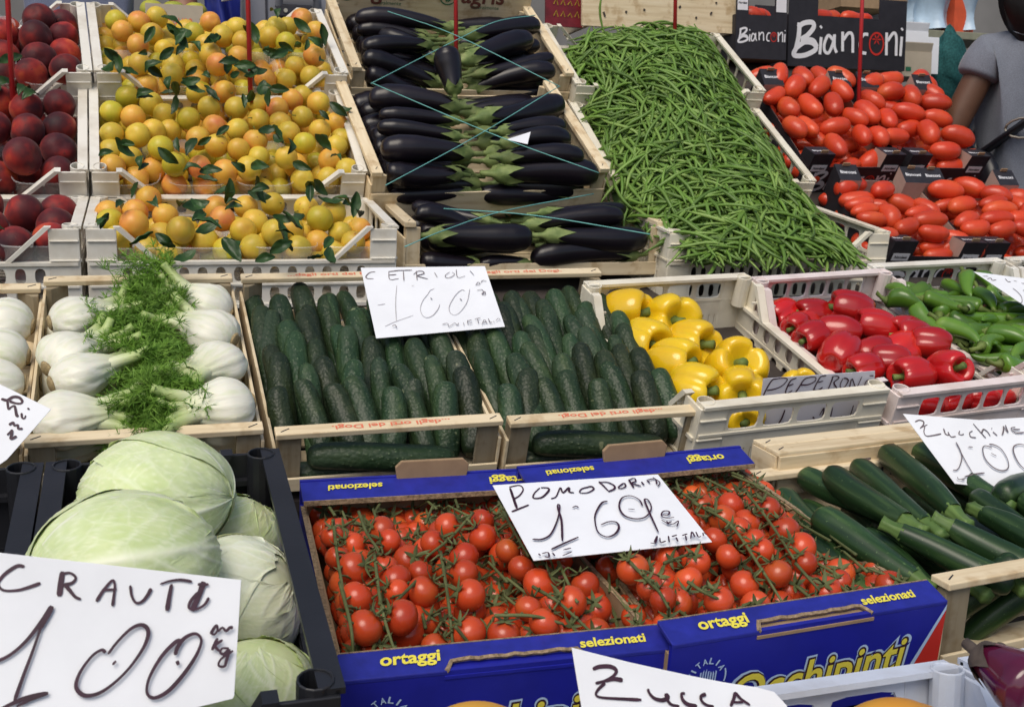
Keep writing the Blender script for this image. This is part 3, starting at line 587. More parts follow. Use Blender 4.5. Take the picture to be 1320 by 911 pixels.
carton(R2R, R2R.W, .40, .10, 'black carton of plum tomatoes, upper row, beside the woman in grey')
# ================================================================ produce prototypes
def fruit_mesh(name, r, mat, cleft=.06, dimple=.10, long=1., nu=28, nv=18, wob=.02):
    m = MB(); ph = [random.uniform(0, 6) for _ in range(4)]
    def f(u, v):
        a = 2 * math.pi * u; b = math.pi * v; z = -math.cos(b); q = math.sin(b)
        k = 1 - cleft * math.exp(-(min(a, 2 * math.pi - a) / .35) ** 2) * (.4 + .6 * (z + 1) / 2) + wob * (math.sin(2 * a + ph[0]) * q + math.sin(a + ph[1]) * q + math.sin(3 * z + ph[2]))
        zz = z * long - (dimple * math.exp(-(q / .33) ** 2) if z > 0 else -.03 * math.exp(-(q / .2) ** 2))
        return V((q * math.cos(a) * k * r, q * math.sin(a) * k * r, zz * r))
    m.grid(f, nu, nv, True); return m.mesh(name, mat, True)
def stalk_mesh(name, pts, rad, mat): m = MB(); m.tube(pts, rad, 6); return m.mesh(name, mat, True)
RP = .0274
plum_p = []
for ci in range(3):
    stk = stalk_mesh('stalk', [(0, 0, RP * .85), (.001, 0, RP * 1.05), (.004, .001, RP * 1.22)], [.0012, .0011, .0014], STEM)
    plum_p.append([('plum', fruit_mesh('plum', RP, PLUM[ci]), [('stalk', stk, I4, [])] if k == 0 else []) for k in range(3)])
peach_p = [('peach', fruit_mesh('peach', .0385, PEACH, .10, .13, .95), []) for _ in range(4)]
def curved(name, L, prof, mat, bend=0., n=14, lobes=0, lamp=0., nt=22, wob=0., taperflat=1.):   # body along +X from -L/2 to L/2; prof: (t, radius)
    T = [p[0] for p in prof]; Q = [p[1] for p in prof]; ph = [random.uniform(0, 6) for _ in range(3)]; m = MB(); S = []
    ts = [(1 - math.cos(math.pi * i / nt)) / 2 for i in range(nt + 1)]
    for t in ts:
        r = float(np.interp(t, T, Q)); x = (t - .5) * L; z = bend * L * (1 - (2 * t - 1) ** 2); y = wob * math.sin(5 * t + ph[0])
        for k in range(n):
            a = 2 * math.pi * k / n; q = r * (1 + lamp * math.cos(lobes * a) + wob * 6 * math.sin(2 * a + 3 * t + ph[1])); S.append((x, y + q * math.cos(a), z + q * math.sin(a) * taperflat))
    m.add(S, [(i * n + k, i * n + (k + 1) % n, (i + 1) * n + (k + 1) % n, (i + 1) * n + k) for i in range(nt) for k in range(n)]); return m.mesh(name, mat, True)
def dome(prof, k=6):                                          # rounds both ends of a profile
    return prof
roma_prof = [(0, 0), (.015, .005), (.06, .0105), (.15, .0165), (.32, .0208), (.55, .0222), (.75, .020), (.88, .0150), (.95, .0098), (.985, .005), (1, 0)]
roma_p = [('plum_tomato', curved('plum_tomato', .084, [(t, r * s) for t, r in roma_prof], ROMA, b, 18, 3, .02, 24, .002), []) for s, b in ((1, .02), (1.06, .04), (.95, -.02), (1.0, .0))]
cuke_prof = [(0, 0), (.004, .006), (.015, .0115), (.04, .0160), (.10, .0188), (.3, .0200), (.6, .0203), (.85, .0190), (.95, .0155), (.985, .0105), (.996, .0058), (1, 0)]
def cuke(L, s, b): return ('cucumber', curved('cucumber', L, [(t, r * s) for t, r in cuke_prof], CUKE, b, 20, 5, .022, 40, .0025), [])
cuke_p = [cuke(.20, .96, .012), cuke(.205, 1.0, -.015), cuke(.195, .88, .025), cuke(.20, .98, .03), cuke(.21, 1.03, .005), cuke(.19, .84, -.03), cuke(.20, .92, .045), cuke(.20, 1.05, .02)]
zprof = [(0, 0), (.006, .008), (.02, .0135), (.06, .0182), (.15, .0205), (.45, .0205), (.75, .0180), (.93, .0150), (1, .0135)]
def zuc(L, b):
    body = curved('courgette', L, zprof, ZUC, b, 18, 6, .03, 30, .002)
    m = MB(); n = 15; S = []
    prof = [(0, .0134), (.2, .0108), (.5, .0088), (.8, .0090), (1, .0104), (1.0, .0)]
    for t, r in prof:
        for k in range(n): a = 2 * math.pi * k / n; q = r * (1 + .16 * math.cos(5 * a)); S.append((L / 2 - .004 + t * .034, q * math.cos(a), q * math.sin(a) - b * L * t * .5))
    m.add(S, [(i * n + k, i * n + (k + 1) % n, (i + 1) * n + (k + 1) % n, (i + 1) * n + k) for i in range(5) for k in range(n)]); return ('courgette', body, [('stem', m.mesh('stem', ZSTEM, True), I4, [])])
zuc_p = [zuc(.150, .015), zuc(.165, -.015), zuc(.155, .03)]
aprof = [(0, 0), (.01, .012), (.03, .0195), (.08, .0265), (.2, .0318), (.38, .0310), (.6, .0262), (.8, .0215), (.95, .0175), (1, .0150)]
def aubergine(L, s, b, body_mat=AUB, cal=CALYX):
    body = curved('aubergine', L, [(t, r * s) for t, r in aprof], body_mat, b, 22, 3, .012, 34, .0015)
    m = MB(); n = 20; S = []; x1 = L / 2
    for i, (t, r) in enumerate(((-.040, .0222), (-.026, .0206), (-.010, .0190), (.004, .0160), (.010, .0085), (.016, .0060), (.036, .0055), (.038, .0))):
        for k in range(n):
            a = 2 * math.pi * k / n; lob = (.5 + .5 * math.cos(5 * a)); x = t
            if i == 0: x = -.010 - .034 * lob ** 1.5
            elif i == 1: x = -.006 - .020 * lob
            q = r * s * (1.0 + (.02 if i < 3 else 0) + (.10 * lob if i == 0 else 0)) * (1 if i < 3 or i > 4 else 1)
            S.append((x1 + x, q * math.cos(a), q * math.sin(a) + (b * L * .25 if i > 5 else 0)))
    m.add(S, [(i * n + k, i * n + (k + 1) % n, (i + 1) * n + (k + 1) % n, (i + 1) * n + k) for i in range(7) for k in range(n)])
    me = m.mesh('calyx', cal, True); return ('aubergine', body, [('calyx', me, I4, [])])
aub_p = [aubergine(.20, 1, .02), aubergine(.205, 1.08, .05), aubergine(.19, .95, -.03), aubergine(.20, 1.0, .07)]
def pepper(mat, lobes, s=1., L=.078, cr=.24):
    m = MB(); ph = random.uniform(0, 6); am = [random.uniform(.8, 1.2) for _ in range(lobes)]; nu, nv = 40, 26
    def f(u, v):
        a = 2 * math.pi * u; b = math.pi * v; q = math.sin(b) ** .5; x = -math.cos(b); li = abs(math.sin(lobes * (a + ph) / 2)); crease = (1 - li) ** 3
        q *= (1 - cr * crease * (1 - .4 * (x + 1) / 2)) * (1 + .05 * math.sin(a + ph)) * (1. if x < 0 else 1 - .20 * x * x)
        xx = x * L / 2 + ((.027 * math.exp(-(q / .42) ** 2)) if x < 0 else -.012 * math.exp(-(q / .33) ** 2)) + .004 * math.sin(2 * a + ph) * (x > 0) * q - .005 * li * (1 if x < -.3 else 0) * q
        return V((xx * s, q * math.cos(a) * .039 * s, q * math.sin(a) * .039 * s))
    m.grid(f, nu, nv, True); b = m.mesh('bell_pepper', mat, True); t = MB(); x0 = (-L / 2 + .026) * s
    t.tube([(x0 + .004, 0, 0), (x0 - .003, 0, 0), (x0 - .012, .001, .001), (x0 - .024, .004, .004)], [.012 * s, .008, .0055, .0068], 10)
    return ('bell_pepper', b, [('stem', t.mesh('stem', STEM, True), I4, [])])
pepy_p = [pepper(PEPY, 4), pepper(PEPY, 3), pepper(PEPY, 4, 1.05)]; pepr_p = [pepper(PEPR, 4, 1, .092, .15), pepper(PEPR, 3, 1., .108, .13), pepper(PEPR, 3, .95, .10, .18)]
def gpepper(L, b, s):
    prof = [(0, .006), (.02, .0115), (.08, .0145), (.25, .0150), (.5, .0125), (.75, .0085), (.93, .0045), (1, 0)]
    body = curved('green_pepper', L, [(t, r * s) for t, r in prof], PEPG, b, 14, 3, .07, 26, .004)
    t = MB(); t.tube([(-L / 2 + .002, 0, 0), (-L / 2 - .006, 0, 0), (-L / 2 - .016, .002, .002), (-L / 2 - .032, .003, .008)], [.009 * s, .0055, .0035, .0042], 8)
    return ('green_pepper', body, [('stem', t.mesh('stem', STEM, True), I4, [])])
gp_p = [gpepper(.13, .04, 1), gpepper(.15, -.06, 1.05), gpepper(.11, .10, 1.1), gpepper(.14, .02, .95)]
def bean_pts(L, b, tw, n=8):
    return [V(((i / n - .5) * L, tw * L * math.sin(math.pi * 2 * i / n) * .12, b * L * (1 - (2 * i / n - 1) ** 2))) for i in range(n + 1)]
BR = [.0020, .0031, .0040, .0044, .0042, .0045, .0037, .0024, .0005]
def bean(L, b, tw): m = MB(); m.tube(bean_pts(L, b, tw), BR, 7, 0, .8); return ('green_bean', m.mesh('green_bean', BEAN, True), [])
bean_p = [bean(random.uniform(.10, .155), random.uniform(-.03, .12), random.uniform(-.5, .5)) for _ in range(9)]
def leaf(L, wd, curl, fold):
    m = MB()
    def f(u, v):
        x = v * L; h = wd * math.sin(math.pi * min(1, v * .96 + .02)) ** .8 * (1 - .25 * v); s = (u - .5) * 2
        return V((x, s * h, abs(s) * h * fold + curl * L * math.sin(v * 2.6) + .0015 * math.sin(s * 7 + v * 14)))
    m.grid(f, 6, 12); return ('plum_leaf', m.mesh('plum_leaf', LEAF, True), [])
leaf_p = [leaf(.052, .013, .16, .45), leaf(.058, .015, -.25, .3), leaf(.046, .013, .35, .6), leaf(.055, .014, -.1, .8)]
# ================================================================ put the produce in the crates
def away(P): return (V(P) - CAM).normalized()
def inside(F, p, z, lo, hi, W=None, mx=0.):     # point on the heap plane, kept between the walls of its crate
    P = F.px(p, z); y = (P - F.o).dot(F.y)
    if y < lo: P = onp(p, F.w(0, lo, 0), F.y)
    if y > hi: P -= F.y * (y - hi)
    if W:
        x = (P - F.o).dot(F.x)
        P += F.x * (max(mx - x, 0) - max(x - W + mx, 0))
    return P
def rowname(F, P, D, names=('front', 'middle', 'back')):
    y = (V(P) - F.o).dot(F.y) / D; return names[0] if y < .34 else names[1] if y < .67 else names[2]
Z1 = 470 / 1223.
T3 = [(390,70,2),(466,75,1),(525,60,0),(410,105,1),(510,115,0),(463,152,1),(553,170,0),(530,213,2),(470,215,0),(575,250,0),(583,222,0),(650,112,2),(705,75,1),(745,122,0),(795,95,0),(690,150,0),(705,185,0),(732,217,1),(800,190,1),(815,140,0),(905,125,0),(965,90,0),(1012,65,1),(1065,107,1),(960,145,2),(1055,187,1),(990,225,0),(1042,258,0),(960,268,0),(890,265,1),(925,92,0)]
T2 = [(490,270,1),(427,325,2),(375,378,2),(508,348,0),(447,393,1),(552,385,0),(633,397,2),(660,312,0),(753,307,1),(701,361,0),(793,364,0),(865,350,0),(868,403,0),(980,335,1),(1016,325,0),(1068,347,0),(1015,393,0),(1135,415,1),(1073,437,0),(970,445,0),(1022,482,2),(940,415,0),(798,436,0),(855,475,1),(727,488,0),(665,465,1),(800,500,0),(867,528,0),(463,454,0),(515,440,0),(375,452,0),(540,497,2),(372,510,0),(440,532,0),(377,562,1),(587,552,2),(513,570,1),(457,600,1),(585,622,1),(670,560,1),(755,577,1),(820,615,1),(690,625,1),(880,597,0),(835,565,0),(880,638,0),(990,555,1),(1108,538,1),(1130,490,0),(1165,570,0),(1015,605,0),(1100,598,0),(960,530,0),(1160,470,0),(720,425,1),(570,440,0),(930,365,1)]
T1 = [(498,667,1),(555,725,1),(453,712,1),(450,752,1),(363,715,1),(370,745,2),(390,805,0),(540,790,0),(606,772,0),(606,827,0),(488,838,0),(570,850,0),(745,735,1),(726,700,1),(825,695,1),(855,745,0),(815,775,0),(685,805,0),(760,840,2),(850,830,0),(915,685,0),(900,815,0),(920,778,0),(975,770,0),(1028,700,0),(1073,735,2),(1118,710,0),(1015,795,0),(1065,815,1),(1142,785,0),(1205,770,1),(1185,815,0),(1120,850,0),(1000,835,0)]
CN = ('yellow plum', 'orange-blushed plum', 'greenish yellow plum')
def fruits(F, D, pts, protos, r, dz, pile, what, crate, cat, grp, k=Z1, fill=None, cn=None, rs=None):
    n0 = len(pts); jobs = [(x * k, y * k, c, dz, 0) for x, y, c in pts]; extra = []
    if fill:
        x = r * .9
        while x < F.W - r * .6:
            y = r * .9
            while y < D - r * .5:
                P = F.w(x + random.uniform(-.3, .3) * r, y + random.uniform(-.3, .3) * r, fill); q = proj(P); extra.append((q[0], q[1], random.choice((0, 0, 1, 2)), fill, 1)); y += r * 1.9
            x += r * 1.95
    for px, py, c, z, deep in sorted(jobs, key=lambda j: -j[1]) + sorted(extra, key=lambda j: -j[1]):
        P = inside(F, (px, py), z, r + .016, D, F.W, r + .006); s = random.uniform(.94, 1.06); off = pile.fit([P], [r * s], away(P), .10, .09 if not deep else .04, .004); P = P + off
        pr = protos[c] if isinstance(protos[0], list) else protos; p = random.choice(pr)
        o = stamp(p, trs(P, rrot(), (s, s, s)), None, cat, grp)
        if deep: o['label'] = f'{what} half hidden under the top layer in the {crate}'
        else: later(o, f'{(cn[c] if cn else what)} in {rowname(F, P, D)} row of the {crate}')
for F, D, pts, nm in ((PL1, .33, T1, 'lowest plum crate'), (PL2, .38, T2, 'middle plum crate'), (PL3, .36, T3, 'topmost plum crate')):
    fruits(F, D, pts, plum_p, RP, -.005, Pile(), 'yellow plum', nm, 'plum', 'yellow plums in the ' + nm, fill=-.062, cn=CN)
    for i in range(4): punnet(F, F.W * (i + .5) / 4, D * .28, -.13, F.W / 4 - .008, D * .5, .085, 'clear punnet under plums at the front of the ' + nm)
P3 = [(130,65,0),(120,125,0),(245,85,0),(247,125,0),(10,115,0),(245,185,0),(132,200,0),(230,235,0),(105,250,0),(10,190,0),(10,250,0)]
P2 = [(90,365,0),(223,355,0),(92,440,0),(222,432,0),(0,350,0),(-20,430,0)]
P2b = [(205,505,0),(75,525,0),(80,590,0),(195,582,0),(0,600,0)]
P1 = [(80,715,0),(215,715,0),(200,755,0),(170,805,0),(50,822,0),(240,800,0),(-40,760,0),(-50,690,0)]
for F, D, pts, nm in ((PE1, .33, P1, 'lowest peach crate'), (PE2, .38, P2 + P2b, 'middle peach crate'), (PE3, .36, P3, 'topmost peach crate')):
    fruits(F, D, pts, peach_p, .0385, -.002, Pile(), 'dark red peach', nm, 'peach', 'dark red peaches in the ' + nm, fill=-.07)
    for i in (2, 3):
        for j in (.26, .74): punnet(F, F.W * (i + .5) / 4, D * j, -.12, F.W / 4 - .008, D * .47, .08, 'clear punnet under peaches in the ' + nm)
# plum leaves
LV = [(590,100),(620,105),(580,80),(605,130),(390,210),(440,240),(380,190),(360,215),(760,210),(640,240),(700,260),(820,220),(900,170),(960,160),(930,185),(1000,150),(1015,85),(1025,155),(920,60),(470,180),(1070,205),(940,300),(560,310),(590,300),(900,430),(930,460),(600,490),(640,500),(690,470),(715,575),(800,565),(1085,480),(1090,390),(1140,370),(450,640),(665,680),(760,645),(870,650),(1080,630),(1040,640),(1190,690),(1110,660),(660,730),(950,730),(985,740),(340,750),(470,800),(560,820),(950,785),(955,825),(1060,860),(1115,850),(1100,815),(880,640),(745,440),(570,525),(1200,720),(1150,690),(640,270),(560,285),(1060,150),(880,290),(790,250),(1085,120),(600,180),(655,170),(840,240),(870,230),(520,240),(490,330),(580,350),(710,320),(830,330),(900,330),(480,560),(640,580),(700,600),(880,560),(960,500),(1020,560),(1130,540),(400,690),(530,700),(610,690),(790,700),(700,760),(780,830),(620,850),(900,870),(1000,720),(420,480),(350,520),(560,180),(500,120),(720,130),(850,110)]
for x, y in LV:
    F, D, nm = (PL3, .36, 'topmost') if y < 310 else (PL2, .38, 'middle') if y < 648 else (PL1, .33, 'lowest')
    n = random.choice((1, 1, 2))
    for k in range(n):
        P = F.px((x * Z1 + random.uniform(-5, 5) * k, y * Z1 + random.uniform(-5, 5) * k), .028 + random.uniform(0, .012)); X = F.x * random.uniform(-1, 1) - F.y * random.uniform(-.2, 1) + F.z * random.uniform(-.7, .35); p = random.choice(leaf_p); s = random.uniform(.6, 1.05)
        o = stamp(p, trs(P - X.normalized() * .03 * s, orient(X, random.uniform(-.8, .8), F.z - F.y * .6), (s, s, s)), None, 'leaf', 'green leaves among the plums'); later(o, f'green leaf lying on the {rowname(F, P, D)} row of the {nm} plum crate')
for x, y in ((3, 290), (50, 285), (100, 300), (75, 190), (15, 770), (130, 320)):
    F = PE2 if 270 < y < 400 else PE3 if y < 270 else PE1; P = F.px((x * Z1, y * Z1), .03); X = F.x * random.uniform(-1, 1) - F.y * .5; o = stamp(random.choice(leaf_p), trs(P, orient(X, .4, F.z - F.y), (1.1,) * 3), None, 'leaf', 'green leaves among the peaches'); later(o, 'green leaf lying among the dark peaches')
def capsule(A, B, r, n=5): return [A.lerp(B, (i + .5) / n) for i in range(n)], [r] * n
# ---- plum tomatoes
Z3 = (850, 0, 470 / 1223.)
RL = {'R2L': (R2L, [(400,255,115,80,70),(470,240,90,65,-60),(450,290,100,65,50),(540,255,110,60,-45),(610,258,110,60,-30),(535,290,80,65,50),(610,305,80,60,-45),(435,360,100,75,-60),(505,355,125,85,-50),(582,352,95,75,-70),(455,428,90,65,-50),(497,425,75,55,-50),(590,425,120,65,5),(590,490,130,80,-60),(680,455,130,75,-80),(655,395,80,60,-40),(700,380,120,75,-45),(735,460,80,60,-60),(635,560,80,50,20),(705,540,90,70,30),(345,255,70,60,0),(385,320,80,50,30),(525,465,80,50,-30)]),
      'R2R': (R2R, [(710,275,95,65,10),(760,252,70,60,0),(775,312,85,70,0),(850,248,110,70,55),(848,322,90,70,-70),(890,285,90,60,-40),(925,345,110,65,-20),(835,378,120,65,-20),(930,400,110,60,-15),(835,435,80,65,0),(900,447,80,65,-60),(1000,460,125,65,-20),(960,505,115,75,-5),(1038,540,90,75,40),(910,315,95,60,-40),(715,335,80,55,-40),(775,365,70,50,-20),(975,560,80,60,0),(925,555,80,55,0),(765,400,85,60,-60),(775,460,70,55,0)]),
      'R1L': (R1L, [(565,625,90,80,30),(655,625,80,50,10),(655,672,135,70,-5),(750,640,85,60,20),(815,688,115,80,-20),(720,692,80,55,-20),(765,730,110,75,-55),(895,700,100,60,-30),(905,740,140,65,-5),(690,735,90,55,-10),(920,782,90,60,-10),(990,800,90,55,-20),(980,835,105,60,0),(870,715,80,50,0),(920,830,80,55,0),(1045,842,80,55,0),(935,855,90,50,0),(555,680,80,50,0),(625,705,85,50,0),(680,790,80,60,0),(830,760,90,60,20)]),
      'R1R': (R1R, [(960,640,140,75,-10),(1040,630,150,65,-25),(1130,655,105,60,-20),(1015,692,110,60,5),(1140,705,140,60,-5),(1200,665,100,60,-20),(1030,740,100,60,10),(1130,735,140,60,-5),(1060,765,85,60,0),(1195,690,95,60,-40),(930,690,85,50,0),(1215,735,90,60,0),(1120,680,90,50,0),(1250,700,100,60,10),(1150,770,90,60,0),(1230,770,90,60,-10)])}
for kk, (F, L) in RL.items():
    pile = Pile(); D = .38; nm = {'R2L': 'upper carton beside the beans', 'R2R': 'upper carton beside the woman', 'R1L': 'lower carton beside the beans', 'R1R': 'lower carton at the right edge'}[kk]
    ext = []
    for i in range(6):
        for j in range(6): q = proj(F.w(F.W * (i + .5) / 6, .37 * (j + .5) / 6, -.05)); ext.append(((q[0] - Z3[0]) / Z3[2], q[1] / Z3[2], 95, 60, random.uniform(-60, 60), 1))
    for it in sorted(L, key=lambda j: -j[1]) + ext:
        x, y, ln, wd, an = it[:5]; deep = len(it) > 5; z = -.05 if deep else .022; c = (Z3[0] + x * Z3[2], y * Z3[2]); a = R(an); P = inside(F, c, z, .026, .40, F.W, .008)
        ln = max(ln, 108); dx, dy = math.cos(a) * 10, -math.sin(a) * 10; X = (F.px((c[0] + dx, c[1] + dy), z) - F.px((c[0] - dx, c[1] - dy), z)).normalized(); X = (X + F.z * random.uniform(-.15, .15) + F.z * .1).normalized()
        g = dist(P) / FPX; Lw = min(.105, ln * Z3[2] * g * 1.0); rw = wd * Z3[2] * g / 2; s = (max(.8, Lw / .084), rw / .0222 * 1.02, rw / .0222 * 1.02); s = (s[0], min(1.3, max(.9, s[1])), min(1.3, max(.9, s[2])))
        pt, rd = capsule(P - X * (.042 * s[0] - .018), P + X * (.042 * s[0] - .018), .0205 * s[1], 4); P = P + pile.fit(pt, rd, away(P), .16, .06, .004)
        o = stamp(random.choice(roma_p), trs(P, orient(X, random.uniform(0, 6)), s), None, 'plum tomato', 'long plum tomatoes in the ' + nm)
        if deep: o['label'] = f'half hidden plum tomato, lower layer of {nm}'
        else: later(o, f'red plum tomato, {rowname(F, P, .38)} of {nm}')
# ---- cucumbers, shingled in rows
for F, nm in ((CU1, 'crate beside the fennel'), (CU2.moved(.003), 'crate beside the yellow peppers')):
    pile = Pile()
    for row in range(6):
        yt = (.135, .215, .295, .365, .420, .458)[row]
        for i in range(8):
            x = .026 + i * (.327 - .052) / 7 + random.uniform(-.004, .004); y = yt + (.018 if (i + row) % 2 else -.012) + random.uniform(-.014, .014); a = random.uniform(-.10, .10)
            zt = -.004 - .028 * (y / .46) ** 1.5 + random.uniform(-.006, .006); y0 = max(.024 + .012 * (row == 0), y - .178); B = F.w(x + a * .1, y, zt); A = F.w(x - a * .1, y0, max(-.082, zt - .066) + random.uniform(-.004, .004)); X = B - A; sl = max(.62, X.length / .195); X.normalize(); C = B - X * .1 * sl
            o = stamp(random.choice(cuke_p), trs(C, orient(X, random.uniform(0, 6)), (sl, 1, 1)), None, 'cucumber', 'cucumbers stacked in the ' + nm)
            later(o, f'cucumber in {("first", "second", "third", "fourth", "fifth", "last")[row]} row from the front, {nm}')
    A, B = F.w(.045, .012, -.052), F.w(.262, -.004 + .01, -.064); o = stamp(cuke_p[3], trs((A + B) / 2, orient(B - A, 1.2), (1.08, 1.05, 1.05)), 'cucumber lying crosswise under the front slat of the ' + nm, 'cucumber', 'cucumbers lying crosswise')
    A, B = F.w(.03, .022, -.086), F.w(.19, .016, -.086); o = stamp(cuke_p[0], trs((A + B) / 2, orient(B - A, .3), (.9, .9, .9)), 'lowest cucumber lying crosswise at the front of the ' + nm, 'cucumber', 'cucumbers lying crosswise')
# ---- courgettes
zl = [((1037,612),(1128,660),0),((1070,610),(1165,672),0),((1106,602),(1190,672),0),((1140,580),(1228,660),0),((1184,582),(1280,640),0),((1056,668),(1172,742),.0),((1280,742),(1186,698),-.005),((1335,735),(1246,690),-.005),((1360,712),(1285,672),-.008),((1258,640),(1345,700),-.005),((1290,640),(1340,620),.0),((1010,640),(1060,690),-.02),((1030,700),(1100,750),-.03),((1110,690),(1200,760),-.03),((1290,740),(1230,790),-.03),((1330,755),(1275,800),-.04),((1330,650),(1400,690),-.01),((1090,640),(1150,700),-.03)]
pile = Pile()
for (a, b, dz) in sorted(zl, key=lambda t: -t[2] * 4000 - (t[0][1] + t[1][1]) / 2):
    A, B = inside(ZU, a, .012 + dz, .03, .33), inside(ZU, b, .006 + dz, .045, .33); X = (B - A); L = X.length; s = min(1.25, max(.75, L / .15)); s2 = random.uniform(.76, .88); X.normalize(); C = (A + B) / 2
    pt, rd = capsule(A, B, .0185 * s2, 6); C += pile.fit(pt, rd, away(C), .15, .05, .003)
    o = stamp(random.choice(zuc_p), trs(C, orient(X, random.uniform(0, 6)), (s, s2, s2)), None, 'courgette', 'dark green courgettes in the wooden crate'); later(o, f'courgette in {rowname(ZU, C, .35)} part of the wooden crate')
dz_ = (ZU.px((1172, 742), 0) - ZU.px((1056, 668), 0)).normalized()
for i in range(12):
    C = ZU.w(.03 + .027 * i, .12 + .10 * ((i * 3) % 2) + random.uniform(-.02, .02), -.030 - .012 * (i % 2)); X = (dz_ + V((random.uniform(-.12, .12), random.uniform(-.12, .12), 0))).normalized(); o = stamp(random.choice(zuc_p), trs(C, orient(X, random.uniform(0, 6)), (1.05, .82, .82)), None, 'courgette', 'courgettes in the lower layer'); later(o, 'half hidden courgette under the top layer of the wooden crate')
# ---- aubergines
Z2 = (430, 0, 470 / 1223.)
al = [(EG3, 'topmost', [((70,60),(385,95),58),((75,100),(300,130),50),((90,160),(325,150),60),((95,190),(345,280),65),((105,240),(300,315),62),((695,85),(450,118),62),((665,130),(435,205),75),((745,190),(475,250),52),((745,235),(465,300),62),((750,310),(485,335),52),((690,150),(480,160),45),((150,110),(350,200),50)]),
      (EG2, 'middle', [((120,330),(408,358),75),((150,385),(415,405),50),((145,425),(415,458),55),((155,500),(450,515),85),((178,575),(415,585),66),((190,655),(450,640),58),((815,345),(500,395),75),((775,425),(565,440),52),((795,470),(570,480),66),((835,528),(575,530),62),((890,585),(560,585),80),((480,650),(815,645),66)]),
      (EG1, 'lowest', [((665,795),(335,790),88),((1060,800),(715,790),85),((660,865),(1005,855),72),((290,875),(480,885),62),((970,725),(660,755),60),((250,715),(470,765),60),((260,690),(520,740),50),((980,700),(700,715),50),((480,890),(650,880),50)])]
for F, nm, L in al:
    pile = Pile(); D = .4
    for a, b, wd in sorted(L, key=lambda t: -(t[0][1] + t[1][1])):
        z = .014; A, B = [inside(F, (Z2[0] + p[0] * Z2[2], p[1] * Z2[2]), z, .012, D + .05, F.W, .025) for p in (a, b)]; X = B - A; Lw = X.length; X.normalize(); C = (A + B) / 2; rw = wd * Z2[2] * dist(C) / FPX / 2; s = (Lw / .20, min(1.6, 1.12 * rw / .0305), min(1.6, 1.12 * rw / .0305))
        pt, rd = capsule(A + X * .03, B, rw * .92, 6); C += pile.fit(pt, rd, away(C), .18, .06, .004)
        o = stamp(random.choice(aub_p), trs(C, orient(X, random.uniform(-.6, .6) + (3.1 if random.random() < .3 else 0)), s), None, 'aubergine', 'dark aubergines in the wooden crates'); later(o, f'glossy black aubergine in {rowname(F, C, D)} of the {nm} aubergine crate')
for F, nm, D in ((EG3, 'topmost', .38), (EG2, 'middle', .42), (EG1, 'lowest', .35)):
    for i in range(9):
        for e in (-1, 1):
            P = F.w(F.W / 2 + e * (.145 + random.uniform(-.01, .01)), .035 + (D - .06) * i / 8, -.055 + random.uniform(-.008, .008)); X = F.x * -e + F.y * random.uniform(-.12, .12); o = stamp(random.choice(aub_p), trs(P, orient(X, random.uniform(0, 6)), (1.08, 1.05, 1.05)), None, 'aubergine', 'aubergines in the lower layer'); later(o, f'half hidden aubergine, lower layer of {nm} crate, {("left", "left", "right")[e + 1]} half')
C = EG3.px((Z2[0] + 392 * Z2[2], 235 * Z2[2]), .06); stamp(aub_p[2], trs(C, orient(EG3.px((Z2[0] + 405 * Z2[2], 300 * Z2[2]), .02) - EG3.px((Z2[0] + 385 * Z2[2], 185 * Z2[2]), .075)), (.62, 1.15, 1.15)), 'short aubergine lying on top of the others with its end towards the viewer', 'aubergine', 'dark aubergines in the wooden crates')
Q = EG2.px((668, 179), .055); mb = MB(); mb.add([EG2.px(p, .055 + h) for h in (0, .0008) for p in ((653, 180), (684, 170), (680, 186))], [(0, 2, 1), (3, 4, 5), (0, 1, 4, 3), (1, 2, 5, 4), (2, 0, 3, 5)]); tag(mb.build('paper_tag', PAPER), 'small white paper triangle lying on the middle aubergines', 'paper tag')
# ---- bell peppers
yl = [(808,408,38),(862,416,40),(830,442,38),(892,444,38),(868,470,38),(946,476,42),(893,502,40),(955,506,38),(962,542,30),(1030,500,28)]
pile = Pile()
def peppers(F, L, protos, what, cr, dz, up):
    for x, y, r in sorted(L, key=lambda t: -t[1]):
        P = inside(F, (x, y), dz + (.04 * (x - 990) / 250 if F is RE else 0), .052, .42, .335 if F is RE else .355, .042); s = r * dist(P) / FPX / .039 * .92
        d = (F.y * random.uniform(.5, 1) - F.z * random.uniform(.25, .8) + F.x * random.uniform(-.6, .6)).normalized() if what[0] == 'y' or random.random() < .2 else (F.x * random.choice((-1, 1, 1)) + F.y * random.uniform(-.7, .5) + F.z * random.uniform(-.25, .2)).normalized()
        P += pile.fit([P], [.036 * s], away(P), .2, .06, .004)
        o = stamp(random.choice(protos), trs(P, orient(d, random.uniform(0, 6)), (s, s, s)), None, 'bell pepper', what + 's in the plastic crate'); later(o, f'{what} in {rowname(F, P, .45)} of the plastic crate')
peppers(YE, yl, pepy_p, 'yellow bell pepper', '', -.05, .2)
Z7 = 400 / 1215.
rl = [(920 + x * Z7, 320 + y * Z7, r * Z7 / 2) for x, y, r in ((225,265,150),(390,262,165),(540,242,175),(335,305,140),(490,332,165),(320,350,150),(455,415,180),(625,420,185),(640,312,165),(765,345,185),(730,405,185),(850,372,150),(910,472,180),(780,500,170),(570,475,150),(860,600,130),(820,612,130),(1045,590,130),(940,600,120),(1150,585,120),(690,440,150),(250,310,120))]
peppers(RE, rl, pepr_p, 'red bell pepper', '', -.05, .2)
